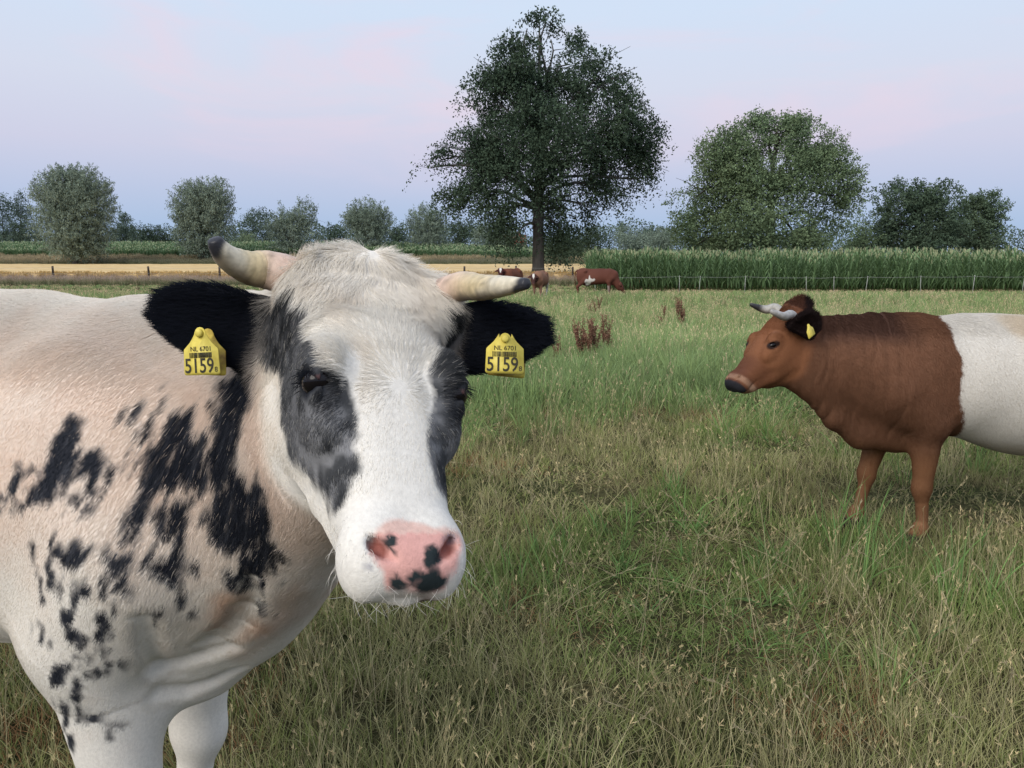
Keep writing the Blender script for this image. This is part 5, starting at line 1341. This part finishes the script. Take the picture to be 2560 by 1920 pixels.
    g = np.array([.050, .052, .055]) * (.7 + .6 * rnd[:, None]) * (1 - roan[:, None]) + GREYH * (.8 + .7 * rnd[:, None]) * roan[:, None]
    g = np.where((rnd > .95)[:, None], WHITE * .5, g)
    # black skin round the eye and in the tear line
    for sgn in (-1, 1):
        q = hc - np.array([sgn * .108, -.024, -.228]); e = np.sqrt((q * q).sum(1)); m = sm01(.030, .021, e)
        q = hc - np.array([sgn * .096, -.000, -.262]); e = np.sqrt((q[:, 0] * 1.0) ** 2 + q[:, 1] ** 2 + (q[:, 2] * .62) ** 2); m = np.maximum(m, .55 * sm01(.032, .014, e))
        g = g * (1 - m[:, None]) + BLACK * .9 * m[:, None]
    fc = fc * (1 - d[:, None]) + g * d[:, None]
    for sgn in (-1, 1):
        q = hc - np.array([sgn * .106, -.002, -.236]); m = sm01(.005, .002, np.sqrt((q * q).sum(1))) * .45; fc = fc * (1 - m[:, None]) + np.array([.30, .14, .13]) * m[:, None]
    pk = poly_mask(sw, NOSE_PINK[0], .004, (n2 - .5) * .006) * (v > -.09)
    edge = poly_mask(sw, NOSE_PINK[0], .012, -.004)
    sides = sm01(-.06, -.09, v)
    pinkc = PINKN * (.9 + .2 * n1[:, None])
    pinkc = np.where((w > -.452)[:, None], pinkc * .6 + CREAM * .42, pinkc)
    fc = fc * (1 - pk[:, None]) + pinkc * pk[:, None]
    for poly in NOSE_SPOT:
        m = poly_mask(sw, poly, .0018, (n2 - .5) * .004 - .0012); fc = fc * (1 - m[:, None]) + np.array([.030, .040, .042]) * m[:, None]
    for poly in NOSE_GREY:
        m = poly_mask(sw, poly, .004, 0) * .8; fc = fc * (1 - m[:, None]) + np.array([.26, .26, .31]) * m[:, None]
    for sgn in (-1, 1):          # the red lining of the nostrils
        q = hc - np.array([sgn * .044, -.032, -.466]); e = np.sqrt((q[:, 0]) ** 2 + (q[:, 1] * 1.0) ** 2 + (q[:, 2] * .8) ** 2)
        m = sm01(.021, .009, e) * .85; fc = fc * (1 - m[:, None]) + np.array([.20, .045, .03]) * m[:, None]
    lip = sm01(.009, .001, np.abs(v + .097)) * sm01(-.40, -.44, w) * .9
    fc = fc * (1 - lip[:, None]) + np.array([.20, .10, .07]) * lip[:, None]
    out = body * (1 - head[:, None]) + fc * head[:, None]
    eb = BLACK * (.65 + .5 * rnd[:, None]) * np.array([.9, .95, 1.05])
    return out * (1 - ear[:, None]) + eb * ear[:, None]
_rng = np.random.RandomState(3)
body1 = local_obj(mesh_obj('body', V1, Q1, HIDE, None, True), root1)
set_col(body1.data, 'Col', coat1(V1, np.full(len(V1), .5)) * .9)

def nose_bare(hc):
    sw = np.stack([.92 * hc[:, 0] + .39 * hc[:, 1], hc[:, 2]], 1)
    return np.maximum(poly_mask(sw, NOSE_PINK[0], .003, .003), np.zeros(len(hc))) * (hc[:, 1] > -.09)
def near_eye(hc):
    m = np.zeros(len(hc))
    for sgn in (-1, 1):
        q = hc - np.array([sgn * .110, -.024, -.228]); m = np.maximum(m, sm01(.029, .023, np.sqrt((q * q).sum(1))))
    return m
def dens1(c, n):
    head, ear = regions1(c); bc = C1.to_body(c); hc = C1.to_head(c)
    vis = sm01(-.95, -.75, bc[:, 0]) * sm01(.15, .05, bc[:, 1])
    toward = sm01(-.25, .05, ((_C - c) * n).sum(1) / np.linalg.norm(_C - c, axis=1))
    b = 14000 + 175000 * vis * (.25 + .75 * toward)
    h = 60000 + 190000 * (.2 + .8 * toward)
    h = h * (1 - nose_bare(hc)) * (1 - near_eye(hc))
    h = h * np.where(hc[:, 2] > -.10, .75, 1.0)
    d = b * (1 - head) + h * head
    return (d * (1 - ear) + 330000 * ear)
hp, hn = sample_surface(V1, Q1, N1, dens1, _rng)
_n = len(hp); rnd = _rng.rand(_n)
head, ear = regions1(hp); hc = C1.to_head(hp); bc = C1.to_body(hp)
col = coat1(hp, rnd)
# flow of the coat
fl = -.55 * C1.f[None] - .85 * C1.z[None] * np.ones((_n, 1))
rear = sm01(.0, -.5, bc[:, 0])[:, None]; fl = fl * (1 - rear) + (-.9 * C1.f - .45 * C1.z) * rear
legm = sm01(.70, .55, bc[:, 2])[:, None]; fl = fl * (1 - legm) - C1.z * legm
u, v, w = hc.T
wh = np.array([.008, -.238])                                    # forehead whorl
du, dw = u - wh[0], w - wh[1]; rr = np.sqrt(du * du + dw * dw) + 1e-4
rad_u = du / rr - .55 * dw / rr * np.exp(-rr / .05); rad_w = dw / rr + .55 * du / rr * np.exp(-rr / .05)
dn_u = np.sign(u) * np.clip(np.abs(u) * 3.0, 0, .6) + .35 * (vnoise(hp, 30.0) - .5); dn_w = -np.ones(_n)
topm = sm01(-.17, -.05, w)
fu = rad_u * (1 - topm) + (np.clip(u * 9, -1.3, 1.3) + .5 * (vnoise(hp, 40.0) - .5)) * topm; fw = rad_w * (1 - topm) - 1.0 * topm
low = sm01(-.26, -.32, w); fu = fu * (1 - low) + np.clip(u * 4, -.5, .5) * low; fw = fw * (1 - low) - low
sidem = sm01(.085, .11, np.abs(u)) * (1 - topm)
fh = fu[:, None] * C1.u + fw[:, None] * C1.w
fh = fh * (1 - .85 * sidem[:, None]) + (-C1.v * .7 - C1.w * .5) * .85 * sidem[:, None]
back = sm01(.0, .02, w)[:, None]; fh = fh * (1 - back) + (C1.v * .6 + C1.w * .3 + np.sign(u)[:, None] * C1.u * .5) * back
fl = fl * (1 - head[:, None]) + fh * head[:, None]
fe = np.where((u < 0)[:, None], ears1[0][1] - ears1[0][0], ears1[1][1] - ears1[1][0]); fe = fe / np.linalg.norm(fe, axis=1, keepdims=True)
fe = fe + np.array([0, -.15, -.25])
fl = fl * (1 - ear[:, None]) + fe * ear[:, None]
# length and lift
Lb = .012 + .010 * sm01(.05, .3, bc[:, 0]) * sm01(.75, .9, bc[:, 2]) - .005 * legm[:, 0]
ridge = sm01(1.27, 1.43, bc[:, 2]); Lb = Lb + .016 * ridge
Lh = .011 + .010 * sm01(-.27, -.20, w) - .005 * sm01(-.36, -.43, w) + .020 * sm01(-.11, .01, w) * sm01(.16, .12, np.abs(u))
Lh = np.where(sidem > .5, .011, Lh)
Ln = (Lb * (1 - head) + Lh * head) * (1 - ear) + (.015 + .009 * rnd) * ear
Ln = Ln * (.82 + .36 * _rng.rand(_n))
lf = (.09 + .06 * _rng.rand(_n)) + .22 * ridge * (1 - head) + .06 * topm * head + .25 * ear
cl = (vnoise(hp, 55.0) - .5) * ((1 - head) * .35 + head * (.4 + 1.0 * topm)) + (vnoise(hp, 130.0) - .5) * (.25 + .25 * topm * head)
pts = grow(hp, hn, fl, Ln, lf, _rng, k=5, jitter=.13, curl=.10, clump=cl)
fur1 = local_obj(curves_obj('fur', pts, np.array([.00029, .00028, .00025, .00018, .00007]), col, FUR), root1)
# whiskers on lips and chin
_wv = C1.to_head(V1); _wm = np.nonzero((_wv[:, 2] < -.41) & (_wv[:, 2] > -.52) & (np.abs(_wv[:, 0]) < .11) & (_wv[:, 1] > -.16) & (_wv[:, 1] < -.03) & (regions1(V1)[0] > .9) & (nose_bare(_wv) < .1))[0]
_wi = _rng.choice(_wm, 150); _wd = N1[_wi] + (-C1.w * .6)[None] + _rng.randn(150, 3) * .3
_wp = grow(V1[_wi], N1[_wi], _wd, _rng.uniform(.012, .034, 150), np.full(150, .75), _rng, k=5, jitter=.3, droop=.5)
local_obj(curves_obj('whiskers', _wp, np.array([.00022, .0002, .00018, .00014, .00005]), np.tile(WHITE, (150, 1)), FUR), root1)

# eyes, lashes
for sgn in (-1, 1):
    local_obj(ball('eye', C1.H(sgn * .0995, -.024, -.2285), (.0205, .0215, .0165), EYE, C1.haxes), root1)
    k_ = 30; tt = np.linspace(0, 1, k_) + _rng.randn(k_) * .01
    arc = np.array([C1.H(sgn * (.110 + .006 * math.sin(math.pi * t)), -.006 - .046 * t, -.222 + .010 * math.sin(math.pi * t)) for t in tt])
    dl = (sgn * C1.u * .8 - C1.w * .35 + C1.v * .25)[None] + _rng.randn(k_, 3) * .18; dl /= np.linalg.norm(dl, axis=1, keepdims=True)
    ll = arc[:, None, :] + dl[:, None, :] * (.020 * np.linspace(0, 1, 4))[None, :, None] - C1.w[None, None] * (.006 * np.linspace(0, 1, 4) ** 2)[None, :, None]
    local_obj(curves_obj('eyelashes', ll, np.array([.0004, .0004, .0003, .0001]), np.tile(BLACK, (k_, 1)), FUR), root1)
# horns
def horn_cols(t, under, p):
    n = float(vnoise(np.array([p]), 45.0)[0]); n2 = float(vnoise(np.array([p]), 140.0)[0])
    c = np.array([.60, .44, .36]) * (1 - sm01(.12, .42, t)) + np.array([.62, .50, .29]) * sm01(.12, .42, t)
    c = c * (1 - .55 * sm01(.4, .62, t + .2 * (n - .5))) + np.array([.66, .64, .56]) * .55 * sm01(.4, .62, t + .2 * (n - .5))
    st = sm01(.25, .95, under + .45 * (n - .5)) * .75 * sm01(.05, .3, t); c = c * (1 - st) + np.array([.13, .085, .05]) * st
    c = c * (1 - .55 * max(0., n2 - .55) / .45) * (1 - .10 * (.5 + .5 * math.sin(t * 85 + 3 * n)) * (t < .6))
    dk = sm01(.81, .90, t + .09 * (n - .5) + .12 * max(under, 0)); return c * (1 - dk) + np.array([.028, .028, .034]) * dk
local_obj(horn_mesh('horn', [C1.H(-.055, -.06, -.015), P(272, 271, 1.13), P(250, 268, 1.11), P(230, 259, 1.08), P(219, 248, 1.06), P(214, 238, 1.05)], [.030, .029, .0245, .0185, .0135, .0085], horn_cols, HORN), root1)
local_obj(horn_mesh('horn', [C1.H(.075, -.082, -.028), P(456, 288, 1.180), P(482, 287.5, 1.112), P(505, 286, 1.03), P(519, 284.5, 1.0), P(528, 283.5, .985)], [.0240, .0232, .0190, .0136, .0092, .0066], horn_cols, HORN), root1)

# ear tags
def ear_tag(pos, rot, back_off, top=.069):
    t = plate('ear_tag', tag_outline(top=top), .0016, TAGM)
    Mx = Matrix.Translation(Vector(pos)) @ rot.to_matrix().to_4x4()
    t.parent = root1; t.matrix_parent_inverse = Matrix.Translation(-Vector(root1.location)); t.matrix_basis = Mx
    text_obj('tag_prefix', 'NL 6701', .0098, .0005, .0345, t, sx=1.0)
    text_obj('tag_number', '5159', .0300, -.0035, .0036, t, sx=.80, bold=.0003)
    text_obj('tag_check_digit', '8', .0105, .0235, .0042, t)
    m = MB(); rg = random.Random(5); x = -.0185
    while x < .0165:
        bw = rg.choice([.0005, .0005, .0009, .0013]); m.box((x + bw / 2, -.0012, .0287), (bw, .0005, .0076)); x += bw + rg.choice([.0005, .0007, .0011])
    m.build('tag_barcode', INK, t)
    b = MB(); b.tube([(0, -.0008, .0605 + (top - .069)), (0, -.0045, .0605 + top - .069), (0, -.006, .0605 + top - .069)], [.0062, .0058, .003], 14); b.build('tag_button', TAGM, t, True)
    bp = plate('tag_back_plate', tag_outline(), .0016, TAGB); bp.parent = t; bp.location = back_off; bp.rotation_euler = (0, math.radians(4), math.radians(6))
    return t
from mathutils import Euler
ear_tag(P(202.5, 375, 1.118), Euler((math.radians(-6), math.radians(-3.5), math.radians(-12))), (-.012, .030, -.001))
ear_tag(P(504.5, 373.5, 1.142), Euler((math.radians(-12), math.radians(2.0), math.radians(4))), (.004, .030, -.003), .060)

# ------------------------------------------------------------------ the herd far off in the pasture
def far_cow(name, label, O, heading, s, poll, w, v, hs, neck, ears, coat, group, hcol=None, res=.03, stride=None, horns=False):
    C = CowFrame(O, heading, s, poll, w, v, hs)
    p = dict(neck=neck(C), ears=ears(C), head_k=.04, stride=stride or {}, udder=True)
    F = cow_field(C, p); R = 2.1 * s
    V, Q, N = polygonise(F, np.asarray(O) - np.array([R, R, .1]), np.asarray(O) + np.array([R, R, 1.75 * s]), res)
    r = cow_root(name, C, label, 'cow', group)
    o = local_obj(mesh_obj('body', V, Q, HIDE, None, True), r); set_col(o.data, 'Col', coat(C, V))
    for sg in (-1, 1): local_obj(ball('eye', C.H(sg * .100, -.026, -.2275), .024, EYE, C.haxes, 6), r)
    return r
def std_neck(C):
    return [([C.B(.02, 0, 1.10), C.B(.20, 0, 1.12), C.H(0, -.20, -.12)], np.array([.26, .22, .12]) * C.s, .10),
            ([C.B(0, 0, 1.35), C.H(0, -.11, -.03)], np.array([.07, .07]) * C.s, .10),
            ([C.B(.18, 0, .93), C.H(0, -.24, -.2)], np.array([.18, .08]) * C.s, .10),
            ([C.B(.06, 0, .72), C.B(.22, 0, .82), C.H(0, -.22, -.24)], np.array([.12, .08, .04]) * C.s, .10)]
def std_ears(C, drop=.05):
    return [(C.H(sg * .09, -.09, -.09), C.H(sg * .29, -.10, -.09 - drop), nrm(C.v + .3 * C.w), .052 * C.hs, .014) for sg in (-1, 1)]
def red_coat(face_blaze=True, body=(.15, .055, .032), head=(.060, .020, .016), belly=True, flank=False, leg_white=False):
    def f(C, V):
        b = C.to_body(V); h = C.to_head(V); n = fbm(V, 2.2, 2); n2 = vnoise(V, 6.0)
        hm = sm01(.30, .24, np.linalg.norm(h - np.array([0, -.1, -.24]), axis=1)) * (h[:, 1] > -.28)
        c = np.array(body) * (.75 + .5 * n[:, None]); hd = np.array(head) * (.8 + .4 * n2[:, None]); c = c * (1 - hm[:, None]) + hd * hm[:, None]
        W = np.array([.66, .63, .58])
        if face_blaze:
            m = (sm01(.062, .040, np.abs(h[:, 0]) * (1 + 1.2 * sm01(-.1, -.25, h[:, 2]))) * sm01(-.28, -.2, h[:, 2]) * sm01(-.06, -.03, h[:, 1]) * hm)[:, None]; c = c * (1 - m) + W * m
        if belly:
            m = (sm01(.66, .58, b[:, 2] + .12 * (n2 - .5)) * sm01(-1.4, -1.1, b[:, 0]) * sm01(.1, -.2, b[:, 0]) * .8)[:, None]; c = c * (1 - m) + W * .8 * m
        if flank:
            xz = np.stack([b[:, 0], b[:, 2]], 1)
            poly = [(-1.16, .62), (-1.20, .80), (-1.14, .93), (-1.03, .92), (-1.00, 1.10), (-.96, 1.12), (-.92, .98), (-.83, .93), (-.72, .96), (-.68, .90), (-.74, .82), (-.88, .78), (-.98, .62)]
            m = poly_mask(xz, poly, .02, (n2 - .5) * .03)[:, None]; c = c * (1 - m) + W * 1.05 * m
        if leg_white:
            m = (sm01(.95, .80, b[:, 2] + .2 * (n2 - .5)) * sm01(-1.15, -1.3, b[:, 0]))[:, None]; c = c * (1 - m) + W * .95 * m
        return c
    return f
def build_herd():
    def ground(px, D): x = (px - 512) / FPX * D * .99; return np.array([x, D, float(gz(x, D))])
    # watching cow half hidden behind the horn
    D = 37.0; O = ground(508, D + .9); po = P(500.5, 268, D); n = nrm([-.03, -1, .55]); w = nrm([.0, .5, .9])
    far_cow('red_cow', 'dark red cow watching from behind the straight horn of the white cow', O, math.radians(-112), .90, po, w, n, .98, std_neck, std_ears, red_coat(True, (.155, .058, .034), (.055, .016, .014)), 'cows grazing far off in the pasture')
    # light red cow below the great tree
    D = 34.0; O = ground(537.5, D + .8); po = P(533.5, 274, D); w = nrm([.02, .42, .9])
    far_cow('red_cow', 'light red cow with a white blaze, standing in front of the tallest trunk', O, math.radians(-104), .87, po, w, nrm([-.05, -1, .45]), .95, std_neck, std_ears, red_coat(True, (.215, .112, .070), (.060, .026, .022), leg_white=True), 'cows grazing far off in the pasture')
    # grazing cow, side-on
    D = 36.0; O = ground(609.5, D); hd = math.radians(-8); s = .93
    f = np.array([math.cos(hd), math.sin(hd), 0]); po = O + s * (f * .62 + np.array([0, 0, .74])); w = nrm(-f * .45 + np.array([0, 0, 1.0])); v = nrm(f * 1.0 + np.array([0, 0, .4]))
    far_cow('red_cow', 'red cow with a white flank patch grazing beside the maize', O, hd, s, po, w, v, .95, std_neck, lambda C: [(C.H(sg * .09, -.09, -.06), C.H(sg * .27, -.14, -.05), nrm(C.v + .3 * C.w), .05, .014) for sg in (-1, 1)], red_coat(False, (.118, .044, .030), (.085, .032, .022), flank=True), 'cows grazing far off in the pasture', res=.025)
build_herd()

# ------------------------------------------------------------------ seeding docks in the grass
DOCK = plain_mat('dock_seed', .15)
def dock(px, D, hgt, nst, label, seed):
    rs = np.random.RandomState(seed); x = (px - 512) / FPX * D; z = float(gz(x, D)); r = empty('dock_plant', (x, D, z)); tag(r, label, 'plant', 'brown docks gone to seed in the pasture')
    st = MB(); cen, col, dv = [], [], []; lv = []
    for i in range(nst):
        a = rs.rand() * 6.28; sp = rs.uniform(.05, .42) * hgt; b0 = np.array([rs.randn() * .03, rs.randn() * .03, 0]); h = hgt * rs.uniform(.65, 1.05)
        top = b0 + np.array([math.cos(a) * sp, math.sin(a) * sp, h]); mid = (b0 + top) / 2 + np.array([math.cos(a), math.sin(a), 0]) * sp * .15
        st.tube([b0, mid, top], [.005, .004, .002], 5)
        br = [(mid, top)]
        for k in range(5):
            t = rs.uniform(.35, .8); p0 = b0 * (1 - t) + top * t; a2 = rs.rand() * 6.28; e = p0 + np.array([math.cos(a2) * .35, math.sin(a2) * .35, 1.0]) * hgt * rs.uniform(.15, .3); st.tube([p0, e], [.003, .0015], 4); br.append((p0, e))
        for p0, p1 in br:
            m = 60; t = rs.rand(m, 1); q = p0 * (1 - t) + p1 * t + rs.randn(m, 3) * .012; cen.append(q); c = np.array([.20, .110, .075]) * (1 - t) + np.array([.27, .155, .105]) * t; col.append(c * rs.uniform(.6, 1.3, (m, 1)))
    cen = np.concatenate(cen); col = np.concatenate(col)
    st.build('stem', mat_dock, r); o = leaf_mesh('seed_heads', cen, .020, .8, col, rs, DOCK); o.parent = r
    for i in range(5):
        a = rs.rand() * 6.28; d = np.array([math.cos(a), math.sin(a), 0]); s = np.array([-d[1], d[0], 0]); L = rs.uniform(.12, .22); V = []
        for k, (t, w) in enumerate(((0, .004), (.25, .022), (.6, .028), (.85, .016), (1, .002))):
            p = d * L * t * .8 + np.array([0, 0, .02 + L * (.9 * t - .6 * t * t)]); V += [p - s * w, p + s * w + np.array([0, 0, .0])]
        l = mesh_obj('leaf', V, [(2 * k, 2 * k + 1, 2 * k + 3, 2 * k + 2) for k in range(4)], mat_dleaf, r, True)
mat_dock = mat_noise('dock_stem', (.12, .05, .035), (.19, .09, .06), 30, .8, .1); mat_dleaf = mat_noise('dock_leaf', (.07, .10, .035), (.13, .13, .05), 14, .7, .15)
for a in ((590, 10.6, .80, 10, 'largest clump of rusty brown docks, beside the black ear on the right', 1), (611, 11.2, .70, 4, 'smaller rusty dock just right of the largest clump', 2), (684, 16.0, .82, 5, 'tall narrow brown dock nearest to the head of the brown heifer', 3),
          (660, 16.6, .60, 2, 'pale brown dock between the largest clump and the brown heifer', 4), (553, 10.4, .50, 2, 'thin brown dock stem just right of the tip of the black ear', 5), (596, 21.0, .80, 3, 'faint brown dock in front of the grazing cow', 6)):
    dock(*a)
